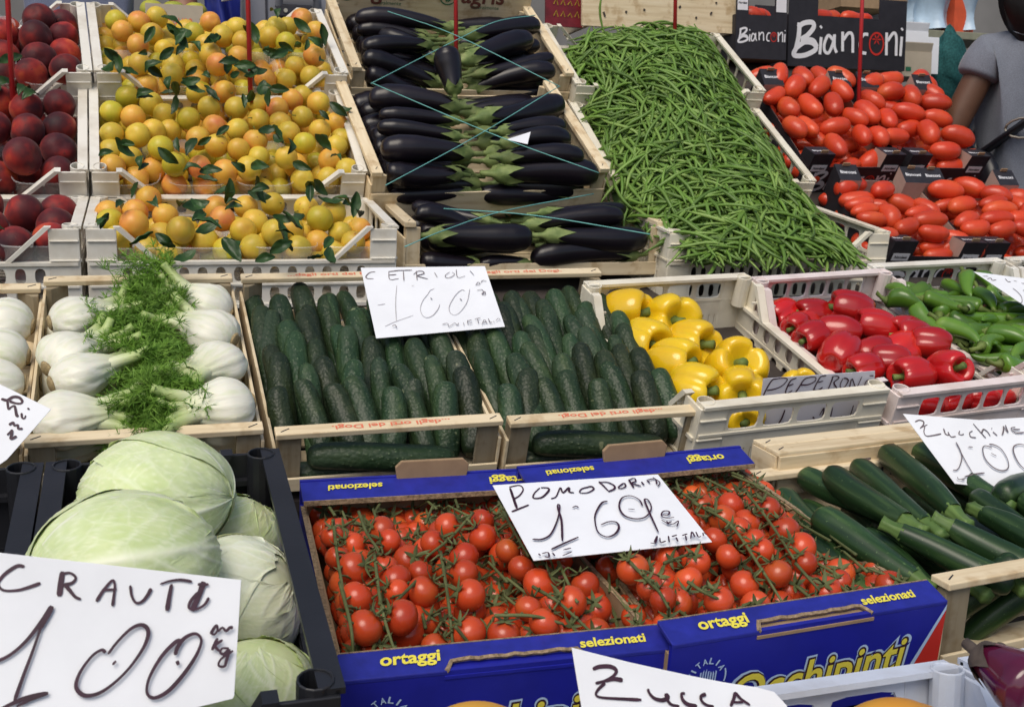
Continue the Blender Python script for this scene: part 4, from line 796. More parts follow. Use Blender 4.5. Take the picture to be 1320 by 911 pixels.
# ---- long green peppers
pile = Pile(); gl = [((800,235),(905,318)),((905,150),(880,275)),((935,255),(1215,285)),((985,110),(1015,185)),((735,185),(800,170)),((780,195),(890,185)),((920,190),(1000,220)),((730,215),(775,225)),((1085,180),(1180,220)),((1040,170),(1100,240)),((1000,370),(1180,330)),((1010,330),(1075,295)),((930,310),(1000,350)),((1130,350),(1215,380)),((1050,420),(1150,440)),((1180,420),(1230,390)),((900,300),(930,330)),((810,160),(870,170)),((1100,290),(1190,310)),((1060,380),(1130,360)),((1040,120),(1090,170)),((1140,250),(1230,240)),((1200,330),(1300,360)),((1230,290),(1330,300)),((1150,450),(1260,440)),((700,170),(750,195)),((960,280),(1060,310)),((870,210),(960,230))]
for a, b in sorted(gl, key=lambda t: -t[0][1] - t[1][1]):
    a, b = [(920 + p[0] * Z7, 320 + p[1] * Z7) for p in (a, b)]
    if random.random() < .5: a, b = b, a
    F = GR; A, B = F.px(a, -.012), F.px(b, -.012); X = B - A; C = (A + B) / 2; L = min(.15, max(.09, X.length)); X.normalize(); s = L / .13; q = random.uniform(1.05, 1.3); pt, rd = capsule(C - X * L * .42, C + X * L * .25, .013 * q, 4); C += pile.fit(pt, rd, away(C), .2, .05, .004)
    o = stamp(random.choice(gp_p), trs(C, orient(X, random.uniform(0, 6)), (s, q, q)), None, 'green pepper', 'long green peppers in the plastic crate'); later(o, f'long green pepper in {rowname(F, C, .47)} of the plastic crate')
for i in range(70):
    P = GR.w(random.uniform(.05, .31), random.uniform(.07, .41), random.uniform(-.065, -.026)); X = V((random.uniform(-1, 1), random.uniform(-1, 1), random.uniform(-.2, .2))); stamp(random.choice(gp_p), trs(P, orient(X, random.uniform(0, 6)), (.75, 1.0, 1.0)), 'long green pepper half hidden under the top layer in the plastic crate', 'green pepper', 'green peppers in the lower layer')
# ================================================================ cherry tomatoes on the vine
RT = .0146
ctom_me = [fruit_mesh('tomato', RT, TOM, .015, .10, .92, 22, 14, .012) for _ in range(3)]
def calyx_mesh():
    m = MB()
    for i in range(5):
        a = i * 1.2566 + random.uniform(-.15, .15); L = random.uniform(.010, .014); d = V((math.cos(a), math.sin(a), 0)); s = V((-d.y, d.x, 0)); z = RT * .86
        lift = random.uniform(.002, .008); pts = [(0, .0012, .0006), (.35, .0021, .0012), (.7, .0014, .0012 + lift * .3), (1, .0002, lift)]
        vs = [];
        for t, wd, h in pts: vs += [d * (L * t) + s * wd + V((0, 0, z + h)), d * (L * t) + V((0, 0, z + h + .0007)), d * (L * t) - s * wd + V((0, 0, z + h))]
        m.add(vs, [(3 * k, 3 * k + 1, 3 * k + 4, 3 * k + 3) for k in range(3)] + [(3 * k + 1, 3 * k + 2, 3 * k + 5, 3 * k + 4) for k in range(3)])
    return m.mesh('calyx', VINE, True)
cal_me = [calyx_mesh() for _ in range(3)]
ZA, ZB = (340, 560, 420 / 1090.), (640, 560, 420 / 1090.)
TRU = [(TL, ZA, [[(232,285),(248,420),(275,590)], [(318,258),(345,330),(388,390)], [(370,400),(395,580),(448,755)], [(592,392),(618,560),(636,740)], [(700,262),(625,345),(545,408)], [(785,225),(830,310),(885,405)], [(985,425),(1015,490),(1048,560)], [(900,508),(985,560),(1095,660)], [(772,604),(900,606),(1000,632)], [(640,640),(700,715)], [(180,500),(215,640),(300,740)], [(520,480),(440,560)], [(860,330),(960,420)]]),
       (TR, ZB, [[(655,225),(780,300),(880,440),(965,575)], [(830,188),(905,280),(995,415)], [(362,508),(430,540),(505,590)], [(440,418),(485,470),(535,530)], [(218,420),(240,490),(262,545)], [(640,492),(700,530),(775,562)], [(600,180),(700,250)], [(700,640),(850,560)], [(1000,430),(1080,520)], [(560,430),(640,400)], [(900,600),(1060,560)]])]
def truss(F, px, zz, pile, label, grp, dz, n=None):
    k = zz[2]; S = spline([inside(F, (zz[0] + x * k, zz[1] + y * k), dz + .010, .036, .35, .30, .014) for x, y in px], 8) if not isinstance(px[0], V) else spline(px, 8)
    ln = [0.]
    for i in range(1, len(S)): ln.append(ln[-1] + (S[i] - S[i - 1]).length)
    def at(s):
        for i in range(1, len(S)):
            if ln[i] >= s or i == len(S) - 1:
                t = (s - ln[i - 1]) / max(1e-6, ln[i] - ln[i - 1]); return S[i - 1].lerp(S[i], t), (S[i] - S[i - 1]).normalized()
    O = S[0]; r = empty('tomato_truss', Mx.Translation(O), label, 'tomatoes', grp)
    m = MB(); m.tube([p - O for p in S], [.0013 + .0005 * (1 - i / len(S)) for i in range(len(S))], 7)
    L = ln[-1]; k = 0; s = .010; kids = []
    while s < L - .004:
        P, T = at(s); side = 1 if k % 2 else -1; B = F.z.cross(T); C = P + B * side * random.uniform(.017, .022) + T * random.uniform(.002, .010) - F.z * random.uniform(.008, .014)
        rs = random.uniform(.84, 1.14); C += F.y * max(0, .031 + RT - (C - F.o).dot(F.y)) - F.z * .4 * max(0, .031 + RT - (C - F.o).dot(F.y)) + F.x * (max(0, .021 - (C - F.o).dot(F.x)) - max(0, (C - F.o).dot(F.x) - .285)); C += pile.fit([C], [RT * rs], away(C), .10, .04, .002); kids.append((C, P, T, B * side, rs)); s += random.uniform(.0105, .0145); k += 1
    P, T = at(L); C = P + T * .014 - F.z * .012; C += F.y * max(0, .031 + RT - (C - F.o).dot(F.y)) - F.z * .4 * max(0, .031 + RT - (C - F.o).dot(F.y)) + F.x * (max(0, .021 - (C - F.o).dot(F.x)) - max(0, (C - F.o).dot(F.x) - .285)); C += pile.fit([C], [RT], away(C), .1, .04, .002); kids.append((C, P, T, T, 1.))
    for C, P, T, B, rs in kids:
        ax = ((P - C).normalized() + F.z * .35 - F.y * random.uniform(-.1, .5) + V((random.uniform(-.3, .3),) * 3)).normalized(); top = C + ax * RT * rs * .88
        m.tube(spline([P - O, P.lerp(top, .5) + ax * .006 - O, top - O], 3), .00105, 5); m.tube([P.lerp(top, .5) + ax * .005 - O, P.lerp(top, .58) + ax * .007 - O], [.0017, .0017], 5)
        rot = orient(ax, random.uniform(0, 6)) @ Mx.Rotation(R(90), 4, 'Y'); t = link('tomato', random.choice(ctom_me), r, trs(C - O, rot, (rs,) * 3)); link('calyx', random.choice(cal_me), t)
    m.build('vine_stem', VINE, r, True); return r
for F, zz, L in TRU:
    bx = 'beside the cabbages' if F is TL else 'beside the courgettes'; grp = 'vine tomatoes in the blue box ' + bx; pile = Pile()
    for st_ in sorted(L, key=lambda s: -max(p[1] for p in s)):
        o = truss(F, st_, zz, pile, 'x', grp, .004); P = F.o + ((o.matrix_basis.translation - F.o)); later(o, f'cherry tomato truss in {rowname(F, P, .38)} of blue box {bx}')
    for i in range(6):
        for j in range(9):
            x, y = .012 + .285 * (i + .5) / 6, .045 + .32 * (j + .5) / 9; a = random.uniform(-.5, .5) + 1.57; d = F.x * math.cos(a) + F.y * math.sin(a); P = F.w(x + random.uniform(-.01, .01), y, -.009)
            truss(F, [P - d * .024, P, P + d * .022], zz, pile, f'small cherry tomato truss between the others, blue box {bx}', grp + ', lower layer', -.009)
# ================================================================ green beans heaped over their three crates
def patch(u, v):                              # v 0 front .. 1 back
    A, B = BE1.px((900, 321), -.025), BE1.px((1092, 318), -.025)
    E_, G = BE3.px((738, 60), -.02), BE3.px((914, 56), -.02); C2, D2 = BE2.px((802, 262), -.01), BE2.px((1024, 250), -.01)
    if v < .3: t = v / .3; P = A.lerp(B, u).lerp(C2.lerp(D2, u), t)
    else: t = (v - .3) / .7; P = C2.lerp(D2, u).lerp(E_.lerp(G, u), t)
    bump = .105 * (1 - abs(2 * u - 1) ** 2.4) * min(1, (v + .05) * 3.2) * min(1, (1.12 - v) * 4) * (1 + .16 * math.sin(9 * u + 4) * math.sin(11 * v + 1)) - .014
    return P, bump
def surf(u, v, h=0.):
    P, b = patch(u, v); n = nrm(14 if v < .2 else 35); return P + n * (b + h)
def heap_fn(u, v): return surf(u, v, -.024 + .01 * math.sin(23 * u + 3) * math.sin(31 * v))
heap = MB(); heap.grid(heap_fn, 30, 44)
rest = MB(); ind = []
BN = 2800
for i in range(BN):
    u, v = random.uniform(-.01, 1.01), random.uniform(-.02, 1.03) ; layer = random.uniform(-.026, .016) + .006 * math.sin(17 * u + 2) * math.sin(23 * v)
    P = surf(u, v, layer); e = .02
    tu = (surf(min(1, u + e), v) - surf(max(0, u - e), v)).normalized(); tv = (surf(u, min(1, v + e)) - surf(u, max(0, v - e))).normalized()
    a = random.gauss(1.9, .95); X = tu * math.cos(a) + tv * math.sin(a); n_ = tu.cross(tv).normalized(); X = (X + n_ * random.uniform(-.24, .24)).normalized()
    ind.append((layer, P, orient(X, random.uniform(-1.2, 1.2), n_), random.randrange(9), random.uniform(.85, 1.12), u, v))
ind.sort(key=lambda t: -t[0] + random.uniform(0, .004))
zone = lambda u, v: ('lower', 'middle', 'upper')[min(2, max(0, int(v * 3)))] + ' ' + ('left', 'centre', 'right')[min(2, max(0, int(u * 3)))]
for lay, P, rot, k, s, u, v in ind[:290]:
    stamp(bean_p[k], trs(P, rot, (s, s, s)), f'slim green bean lying on top in the {zone(u, v)} of the bean heap', 'green bean', 'green beans lying on the heap')
for i, (a, b) in enumerate((((776, 16), (781, 44)), ((1000, 420 / 2.6), (1014, 175)), ((975, 126), (1000, 131)), ((870, 325), (1003, 338)))):
    pass
A, B = surf(.20, .99, .02), surf(.20, .99, .02) + V((-.01, -.01, .11)); stamp(bean_p[0], trs((A + B) / 2, orient(B - A, 1.), (1, 1, 1)), 'single green bean standing upright at the top of the heap', 'green bean', None)
for lay, P, rot, k, s, u, v in ind[290:]:
    M = trs(P, rot, (s, s, s)); mp = bean_p[k][1]
    rest.add([M @ q.co for q in mp.vertices], [tuple(p.vertices) for p in mp.polygons])
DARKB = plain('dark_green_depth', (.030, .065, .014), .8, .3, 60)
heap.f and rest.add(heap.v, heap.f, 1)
def bean_multi():
    a = N('bean_mass'); v = a.coord('Object', (1, 1, 1), False); g = a.n('NewGeometry'); f = g.outputs['Random Per Island']
    k = a.ramp(f, [(0, (.075, .15, .022)), (.5, (.13, .24, .04)), (1, (.22, .34, .08))]); f2 = a.noise(v, 25, 2); k = a.mix(.35, k, a.ramp(f2, [(.3, (.7, .7, .7)), (.7, (1.2, 1.2, 1.1))]), 'MULTIPLY'); return a.done(k, .42, .4)
tag(rest.build('green_beans', [bean_multi(), DARKB], None, True), 'heap of green beans filling the stepped white crates', 'beans', None, 'stuff')
# ================================================================ cabbages
def cabbage(kind, r, seed):
    rs = random.Random(seed); m = MB(); A = []; ph = [rs.uniform(0, 6) for _ in range(6)]
    def core(u, v):
        a, b = 2 * math.pi * u, math.pi * v; return V((math.sin(b) * math.cos(a), math.sin(b) * math.sin(a), -math.cos(b) * .94)) * r * .955
    m.grid(core, 32, 20, True); A += [0.] * len(m.v); nu, nv = 60, 60
    for li in range(7):
        az = li * 2.4 + ph[0]; lean = rs.uniform(-.2, .25); off = .965 + .0055 * li; span = rs.uniform(1.15, 1.45); top = rs.uniform(1.3, 1.9)
        for j in range(nv + 1):
            for i in range(nu + 1):
                s, t = (i / nu - .5) * 2, j / nv; edge = math.sin(i * .37 + ph[1]) * .03 + math.sin(i * .13 + ph[2] + li) * .05
                pol = math.pi * (1 - t * (.62 + .16 * top) * (1 - .18 * s * s) + edge * t * .4); aa = az + s * span * (.45 + .55 * math.sin(math.pi * min(1, t * .8 + .12))) + lean * t
                vein = math.exp(-(s / (.035 + .05 * (1 - t))) ** 2) * (1 - .45 * t)
                for sd in (-1, 1):
                    if s * sd >= 0:
                        q = (t * 5.2 - abs(s) * 3.4 + .25 * math.sin(s * 3 + li)) % 1.; vein = max(vein, math.exp(-((q - .5) / .075) ** 2) * (1 - abs(s) * .8) * (.3 + .7 * t))
                        q = (t * 7 + abs(s) * 9 + .4 * math.sin(t * 9)) % 1.; vein = max(vein, math.exp(-((q - .5) / .07) ** 2) * .42)
                curl = .016 * max(0, t - .86) / .14 + .012 * max(0, abs(s) - .85) / .15
                rr = r * (off + vein * .020 + curl * (1 + .6 * math.sin(i * .5 + j * .3 + ph[3])) + .006 * math.sin(s * 6 + ph[4]) * math.sin(t * 7 + ph[5]) + .004 * math.sin(s * 19 + li) * math.sin(t * 17))
                m.v.append((rr * math.sin(pol) * math.cos(aa), rr * math.sin(pol) * math.sin(aa), rr * math.cos(pol) * .94)); A.append(vein)
        b = len(m.v) - (nu + 1) * (nv + 1); fs = [(b + j * (nu + 1) + i, b + j * (nu + 1) + i + 1, b + (j + 1) * (nu + 1) + i + 1, b + (j + 1) * (nu + 1) + i) for j in range(nv) for i in range(nu)]
        m.f += fs; m.m += [0] * len(fs)
    m.a = A; return ('cabbage', m.mesh('cabbage', CABG[kind], True), [])
def squash(P, rot, sq):                       # keep it a true turn-and-scale: flatten along the local axis nearest to the vertical
    up = rot.to_3x3().transposed() @ V((0, 0, 1)); k = max(range(3), key=lambda i: abs(up[i])); tgt = V((0, 0, 1)) if up[k] > 0 else V((0, 0, -1)); cur = rot.to_3x3().col[k]; rot = cur.rotation_difference(tgt).to_matrix().to_4x4() @ rot if sq < .9 else rot
    s = [1., 1., 1.]; s[k] = sq; return trs(P, rot, s)
for (x, y, rx, kind, lift, lab, ax, sq) in ((203, 640, 104, 0, .10, 'large pale green cabbage on top at the back of the black crate', (-.75, .25, .55), .80), (160, 728, 126, 0, .085, 'big pale green cabbage in front, its lower half behind the price card', (.7, .35, .55), .76),
                                    (306, 692, 60, 0, .02, 'small green cabbage wedged at the back right of the black crate', (.6, .1, 1), .95), (316, 772, 76, 1, .03, 'creamy white cabbage at the right side of the black crate', (.9, -.3, .5), 1.15), (328, 888, 80, 0, .0, 'green cabbage low in the front right corner of the black crate', (.4, -.5, .8), .85)):
    n = V((0, 0, 1)); Yc = {640: 1.13, 728: .985, 692: 1.17, 772: 1.04, 888: .93}[y]; P = atY((x, y), Yc); r = rx * dist(P) / FPX
    stamp(cabbage(kind, r, x), squash(P, orient(V(ax), random.uniform(0, 6)) @ Mx.Rotation(R(90), 4, 'Y'), sq), lab, 'cabbage', 'cabbages in the black crate')
# ================================================================ fennel
ROOT = plain('root_scar_brown', (.33, .25, .13), .8, .3, 200)
def fennel(seed):
    rs = random.Random(seed); m = MB(); nu, nv = 84, 44; ph = rs.uniform(0, 6); sh = [(rs.uniform(0, 6.28), rs.uniform(1.1, 1.7), rs.uniform(.62, .9)) for _ in range(3)]
    def f(u, v):
        a = 2 * math.pi * u; t = v; x = -.052 + t * .112; r = .047 * (max(0, 1 - (1 - t / .42) ** 2) ** .5 if t < .42 else 1 - .60 * ((t - .42) / .58) ** 1.35)
        rib = .022 * math.sin(14 * a + ph) * (.3 + t) + .05 * max(0, math.sin(2 * a + ph + t * 1.4)) ** 6 + .02 * math.sin(3 * a + 2 * t); q = r * (1 + rib)
        for k, (ac, w0, t0) in enumerate(sh): dd = abs((a - ac - .25 * t + math.pi) % (2 * math.pi) - math.pi); e = w0 * (1 - .75 * t) + .12 * math.sin(9 * t + k); q += r * (.05 + .02 * k) / (1 + math.exp(min(40, (dd - e) / .035))) / (1 + math.exp(min(40, (t - t0 + .10 * math.cos(dd * 2)) / .022)))
        return V((x, q * math.cos(a), q * math.sin(a) * .80))
    m.grid(f, nu, nv, True); bulb = m.mesh('fennel', FEN, True); sc_ = MB(); sc_.tube([(-.0535, 0, 0), (-.050, 0, 0)], [.011, .015], 14); kids = [('root_scar', sc_.mesh('root_scar', ROOT, True), I4, [])]; fr = MB()
    for k in range(4):
        y, z = (k - 1.5) * .012, rs.uniform(-.006, .008); L = rs.uniform(.035, .065); end = V((.055 + L, y * 2.6 + rs.uniform(-.01, .01), z + rs.uniform(-.002, .02))); P = spline([(.03, y * .8, z * .5), (.06, y * 1.2, z), (.055 + L * .6, y * 1.8, z * 1.3), end], 4)
        t = MB(); n = len(P); t.tube(P, [.0125 - .0055 * i / n for i in range(n)], 10); kids.append(('stalk', t.mesh('stalk', FEN, True), I4, []))
        for b in range(10):
            S = P[-1 - rs.randrange(6)]; d = V((rs.uniform(.1, 1), rs.uniform(-1, 1), rs.uniform(-.25, .12))).normalized(); Lb = rs.uniform(.04, .085); Q = [S + d * Lb * i / 6 + V((0, 0, .006 * math.sin(i * .5) - .0006 * i * i)) + V((rs.uniform(-1, 1), rs.uniform(-1, 1), 0)) * .0016 * i for i in range(7)]
            fr.tube(Q, [.0013 - .00013 * i for i in range(7)], 4, cap=False)
            for i in range(1, 7):
                for j in range(8):
                    e = (d * rs.uniform(.3, 1) + V((rs.uniform(-1, 1), rs.uniform(-1, 1), rs.uniform(-.5, .8)))).normalized(); l = rs.uniform(.012, .026); B = Q[i]; C = B + e * l * .5; Dp = B + e * l + V((0, 0, -.002)); s = e.cross(V((rs.uniform(-1, 1), rs.uniform(-1, 1), .6))).normalized() * .00062
                    fr.add([B + s, B - s, C - s, C + s, Dp], [(0, 1, 2, 3), (3, 2, 4)])
                    for q in range(2):
                        e2 = (e + V((rs.uniform(-1, 1), rs.uniform(-1, 1), rs.uniform(-1, 1))) * .8).normalized() * l * .45; fr.add([C + s, C - s, C + e2], [(0, 1, 2)])
    kids.append(('frond', fr.mesh('frond', FROND), I4, [])); return ('fennel', bulb, kids)
fen_p = [fennel(3), fennel(8), fennel(21)]
Z4 = 400 / 1215.
for F, nm, L in ((FE2, 'crate beside the cucumbers', [((310,268),(560,215),90,.01,'back left'), ((225,425),(430,345),85,.01,'middle left, with short green stalks'), ((320,495),(560,420),100,.012,'middle, stalk pointing to the right'), ((205,668),(440,640),95,.012,'front left corner'), ((868,222),(760,205),75,-.005,'back right corner'), ((870,322),(700,275),95,.01,'right side behind the split one'), ((900,452),(700,520),100,.012,'right side with a split outer layer'), ((880,615),(600,650),120,.016,'front right, largest of all')]),
                 (FE1, 'crate at the left edge', [((40,290),(-150,270),95,.005,'back'), ((60,405),(-150,390),105,.01,'middle'), ((30,520),(-180,520),105,.012,'front, behind the handwritten card')])):
    for a, b, wd, dz, lab in L:
        A, B = inside(F, (a[0] * Z4, 320 + a[1] * Z4), dz - .016, .045, .46, .30, .050), F.px((b[0] * Z4, 320 + b[1] * Z4), dz - .010); X = (B - A).normalized(); s = wd * Z4 * dist(A) / FPX / .040 * .5 * 2 * .62
        stamp(random.choice(fen_p), trs(A, orient(X, random.uniform(-.4, .4), F.z), (max(s, .85) * 1.02,) * 3), f'white fennel bulb at the {lab}, {nm}'.replace('at the middle,', 'in the middle,'), 'fennel', 'fennel bulbs in the wooden crates')
for i in range(6):
    P = FE2.w(.055 if i % 2 else .245, .09 + .15 * (i // 2), -.052); X = FE2.x * (1 if i % 2 else -1); stamp(fen_p[i % 3], trs(P, orient(X, .5 * i), (.95,) * 3), f'white fennel bulb low in the {("front", "middle", "back")[i // 2]} under the top {("right", "left")[i % 2]} ones', 'fennel', 'fennel bulbs in the lower layer')
# ================================================================ pumpkins and the violet aubergine in the front crates
PUMP = skin('pumpkin_rind', [(.3, (.62, .27, .03)), (.55, (.72, .40, .06)), (.75, (.45, .38, .12))], 7, .95, 1.05, .4, .4, bump=.2)
def pumpkin(r):
    m = MB(); m.grid(lambda u, v: V((math.sin(math.pi * v) ** .9 * math.cos(6.2832 * u) * (1 + .05 * abs(math.sin(6 * 6.2832 * u / 2 * 1.0))), math.sin(math.pi * v) ** .9 * math.sin(6.2832 * u) * (1 + .05 * abs(math.sin(6 * 6.2832 * u / 2))), -math.cos(math.pi * v) * .72 - .12 * math.exp(-(math.sin(math.pi * v) / .3) ** 2) * (1 if v > .5 else -1))) * r, 60, 24, True)
    t = MB(); t.tube([(0, 0, r * .5), (0, 0, r * .72), (.006, 0, r * .9)], [.014, .010, .012], 8); return ('pumpkin', m.mesh('pumpkin', PUMP, True), [('stalk', t.mesh('stalk', STEM, True), I4, [])])
P = atY((1140, 981), .715); stamp(pumpkin(.052), trs(P + V((0, 0, .0)), Mx.Rotation(1.9, 4, 'X'), (1.25, 1, 1)), 'orange pumpkin in the bluish white crate at the front', 'pumpkin', 'pumpkins at the front')
LB = LO.moved(-.36); plastic_crate(LB, .345, .30, .19, 'bluish white plastic crate low in front of the cabbage side', 'y', .5, PBLUE, 'plastic crates at the front', .05, .045) if False else None
P = atY((606, 1000), .735); stamp(pumpkin(.055), trs(P, Mx.Rotation(1.9, 4, 'X'), (1.1, 1, 1)), 'orange pumpkin in front of the blue box beside the cabbages', 'pumpkin', 'pumpkins at the front')
A, B = atY((1345, 905), .66), atY((1262, 842), .72); stamp(aubergine(.12, 1, .02, AUBV, plain('dry_calyx', (.09, .07, .06), .8, .3, 60)), trs((A + B) / 2, orient(B - A, .4), ((A - B).length / .12 * .92, .80, .80)), 'single violet aubergine in the bluish white crate at the right front', 'aubergine')
# ================================================================ price cards with handwriting
def card(name, quad, Y, tilt, label, anchor=0, mat=PAPER, yaw=0., roll=0.):
    n = nrm(tilt); n = (n + V((yaw, 0, 0)) + V((0, 0, 0))).normalized(); F = Fr(V((0, 0, 0)), V((1, 0, 0)), 0); F.z = n; F.x = (V((1, 0, 0)) - n * n.x).normalized(); F.y = n.cross(F.x)
    F.o = atY(quad[anchor], Y); F.W = 1; pts = [F.px(p) for p in quad]; O = sum(pts, V()) / len(pts); m = MB()
    loc = [p - O for p in pts]; k = len(loc); area = sum(((loc[i] - loc[0]).cross(loc[(i + 1) % k] - loc[0])).dot(n) for i in range(1, k - 1)); loc = loc if area > 0 else loc[::-1]
    m.add([p - n * .0009 for p in loc] + loc, [tuple(range(k - 1, -1, -1)), tuple(range(k, 2 * k))] + [(i, (i + 1) % k, k + (i + 1) % k, k + i) for i in range(k)])
    o = m.build('price_card', mat, None, bevel=.0003, M=Mx.Translation(O)); tag(o, label, 'price sign', 'handwritten price cards'); return F, o
F, o = card('c', [(-70, 704), (311, 747), (302, 896), (300, 900), (-70, 990)], .80, 66, 'large handwritten card in front of the cabbages reading CRAUTI 1.00', 2)
r0 = (0, 690, 320, 911)
strokes_mesh('handwriting', zoomed(r0, 1319, [[(130,165),(95,160),(50,185),(10,220),(-10,260),(20,290),(90,290),(150,275),(215,252)],[1.5,(332,190),(322,260),(315,322)],[(322,205),(370,198),(402,222),(385,250),(340,262)],[(340,255),(370,290),(400,325),(430,338)],[(512,350),(550,290),(597,238),(610,265),(605,320),(598,375)],[(540,290),(620,285)],[(692,265),(700,320),(722,356),(755,350),(785,315),(803,280)],[.8,(850,258),(900,242),(960,235),(1020,245)],[1.3,(912,258),(900,320),(887,400)],[1.8,(1082,245),(1060,310),(1024,402)],[1.4,(1062,290),(1045,340),(1022,390)],[(1050,260),(1108,260)],[(1055,300),(1012,350),(1005,385),(1040,392),(1085,368),(1110,330)],
    [1.3,(-20,672),(60,630),(140,560),(220,460),(277,374)],[1.5,(277,374),(250,430),(210,500)],[(240,425),(180,600),(120,760),(78,880)],[1.2,(-10,930),(60,895),(140,862),(258,836)],[.9,(90,908),(160,872),(255,836)],
    [1.1,(562,622),(540,608),(490,640),(430,720),(405,790),(420,830),(460,850),(530,835),(610,780),(690,700),(760,600),(787,530),(780,490),(745,475),(690,500),(620,570),(575,630)],[(608,676)],[1.1,(960,556),(930,568),(860,640),(800,740),(780,810),(790,850),(830,860),(900,820),(980,730),(1040,640),(1068,570),(1060,535),(1030,522),(980,545),(945,590),(930,635)],[(940,665),(948,688)],
    [.9,(1118,525),(1138,490),(1152,480),(1158,508),(1180,490),(1200,507),(1220,490),(1237,490)],[.8,(1155,505),(1140,525),(1120,522)],[.9,(1155,545),(1125,610)],[.8,(1182,555),(1142,585),(1165,615)],[.9,(1215,600),(1180,600),(1170,622),(1190,630),(1215,608),(1203,660),(1190,695),(1160,690),(1175,655),(1237,612)]]), F, .0006, .0022, INK, o)
F, o = card('c', [(465, 345), (625, 343), (651, 421), (485, 436)], 1.80, 38, 'small white handwritten card on the cucumbers reading CETRIOLI', 2)
strokes_mesh('handwriting', zoomed((460, 335, 660, 435), 1320, [[(157,100),(110,108),(78,140),(90,158),(142,160)],[(272,95),(280,165),(355,160)],[(270,100),(350,92)],[(275,130),(335,125)],[(320,92),(470,88)],[(395,95),(400,180)],[(505,95),(512,175)],[(480,128),(520,98),(560,100),(568,120),(515,138),(605,165)],[.7,(660,110),(682,150)],[.6,(790,105),(752,135),(762,155),(800,150),(830,125),(808,108)],[.6,(845,85),(850,140),(872,155),(920,140)],[.6,(960,95),(995,135)],
    [.6,(1010,220),(1030,195),(1047,208),(1022,222)],[.7,(1055,195),(1072,180),(1102,185)],[.8,(1020,265),(1060,258),(1078,283),(1060,297),(1087,275),(1090,300),(1065,300)],[(632,335)],[(883,343)],[.6,(465,228),(485,226)],
    [.7,(725,555),(770,548),(782,575),(830,545),(850,562),(865,545)],[.7,(905,540),(910,565)],[.8,(942,520),(942,552),(980,545)],[.8,(935,530),(975,520)],[.7,(1000,512),(1050,502)],[.8,(1025,510),(1032,550)],[.8,(1060,560),(1082,520),(1105,550)],[.7,(1070,545),(1095,540)],[.8,(1115,510),(1132,545),(1150,540)],[.7,(1160,530),(1165,545)],[.8,(1180,530),(1200,510),(1217,525)],[.8,(298,575),(325,568),(335,590)]]), F, .0006, .0016, INKF, o)
strokes_mesh('thin_handwriting', zoomed((460, 335, 660, 435), 1320, [[(340,215),(330,360),(336,520)],[(240,565),(330,525),(480,472)],[(175,385),(240,375)],[(660,245),(625,260),(608,285)],[(610,285),(560,350),(540,420),(560,475),(600,492),(650,470),(690,420),(705,380)],[(920,265),(890,258),(840,300),(792,380),(785,430),(810,465),(850,465),(900,420),(940,350),(960,250)]]), F, .0006, .0010, INKG, o)
F, o = card('c', [(635, 625), (848, 611), (918, 698), (688, 722)], .985, 22, 'white handwritten card lying on the tomatoes reading POMODORINI 1.69', 2)
strokes_mesh('handwriting', zoomed((630, 600, 920, 730), 1320, [[1.3,(125,130),(145,190),(165,250)],[(120,125),(180,115),(202,140),(180,175),(145,197)],[(135,270),(185,250),(235,230)],[(300,130),(268,162),(262,190),(310,187),(350,150),(347,132),(305,130)],[(365,195),(395,182),(420,130),(435,160),(470,130),(472,155),(500,160)],[(590,125),(545,138),(535,160),(580,160),(615,140),(605,125),(585,125)],[(645,95),(672,120),(700,150)],[(650,100),(695,100),(735,120),(735,140),(700,155)],[(790,105),(760,130),(775,138),(802,125),(795,105)],[(820,85),(835,110),(850,135)],[(820,90),(850,78),(862,95),(840,108),(892,125)],[(895,100),(910,120)],[.8,(925,90),(945,110)],[.8,(930,90),(975,85),(985,118)],[.8,(960,75),(1002,105),(990,130)],
    [(255,440),(310,440),(362,410),(400,330),(416,250),(405,236),(405,262),(425,330),(430,450)],[(365,500),(440,465),(525,428)],[(490,255),(510,247),(525,255)],[(695,218),(660,230),(625,290),(622,340),(640,400),(690,428),(740,410),(762,370),(745,342),(700,340),(655,358)],[(900,245),(880,210),(830,187),(780,200),(763,250),(790,300),(850,322),(910,315),(945,280),(950,245),(930,210),(912,212),(930,262),(960,330),(993,402)],[.5,(815,265),(855,268)],
    [.8,(1010,300),(1050,300),(1055,280),(1022,280),(1010,305),(1040,320),(1085,315)],[.8,(1010,330),(1052,355),(1040,338)],[.8,(1070,340),(1050,350),(1080,355),(1110,337),(1100,372)],[.8,(290,530),(300,542)],[.8,(310,530),(345,525),(350,550),(325,550)],[.8,(370,525),(385,545)],[.8,(435,510),(480,500)],[.8,(430,545),(485,522)],
    [.8,(945,470),(975,470),(985,430),(967,468)],[.8,(1000,440),(1005,468),(1035,460)],[.8,(1050,430),(1055,468)],[.8,(1070,435),(1100,425)],[.8,(1095,440),(1105,465)],[.8,(1130,430),(1160,420)],[.8,(1150,430),(1155,460)],[.8,(1180,450),(1187,410),(1205,440)],[.8,(1210,410),(1225,440),(1240,435)],[.8,(1250,415),(1255,435)],[.8,(1255,415),(1275,430)]]), F, .0006, .0019, INK, o)
F, o = card('c', [(737, 834), (812, 853), (889, 870), (935, 879), (975, 885), (998, 891), (1014, 908), (1040, 970), (762, 985)], .775, 62, 'white handwritten card in front of the blue boxes reading Zucca', 0)
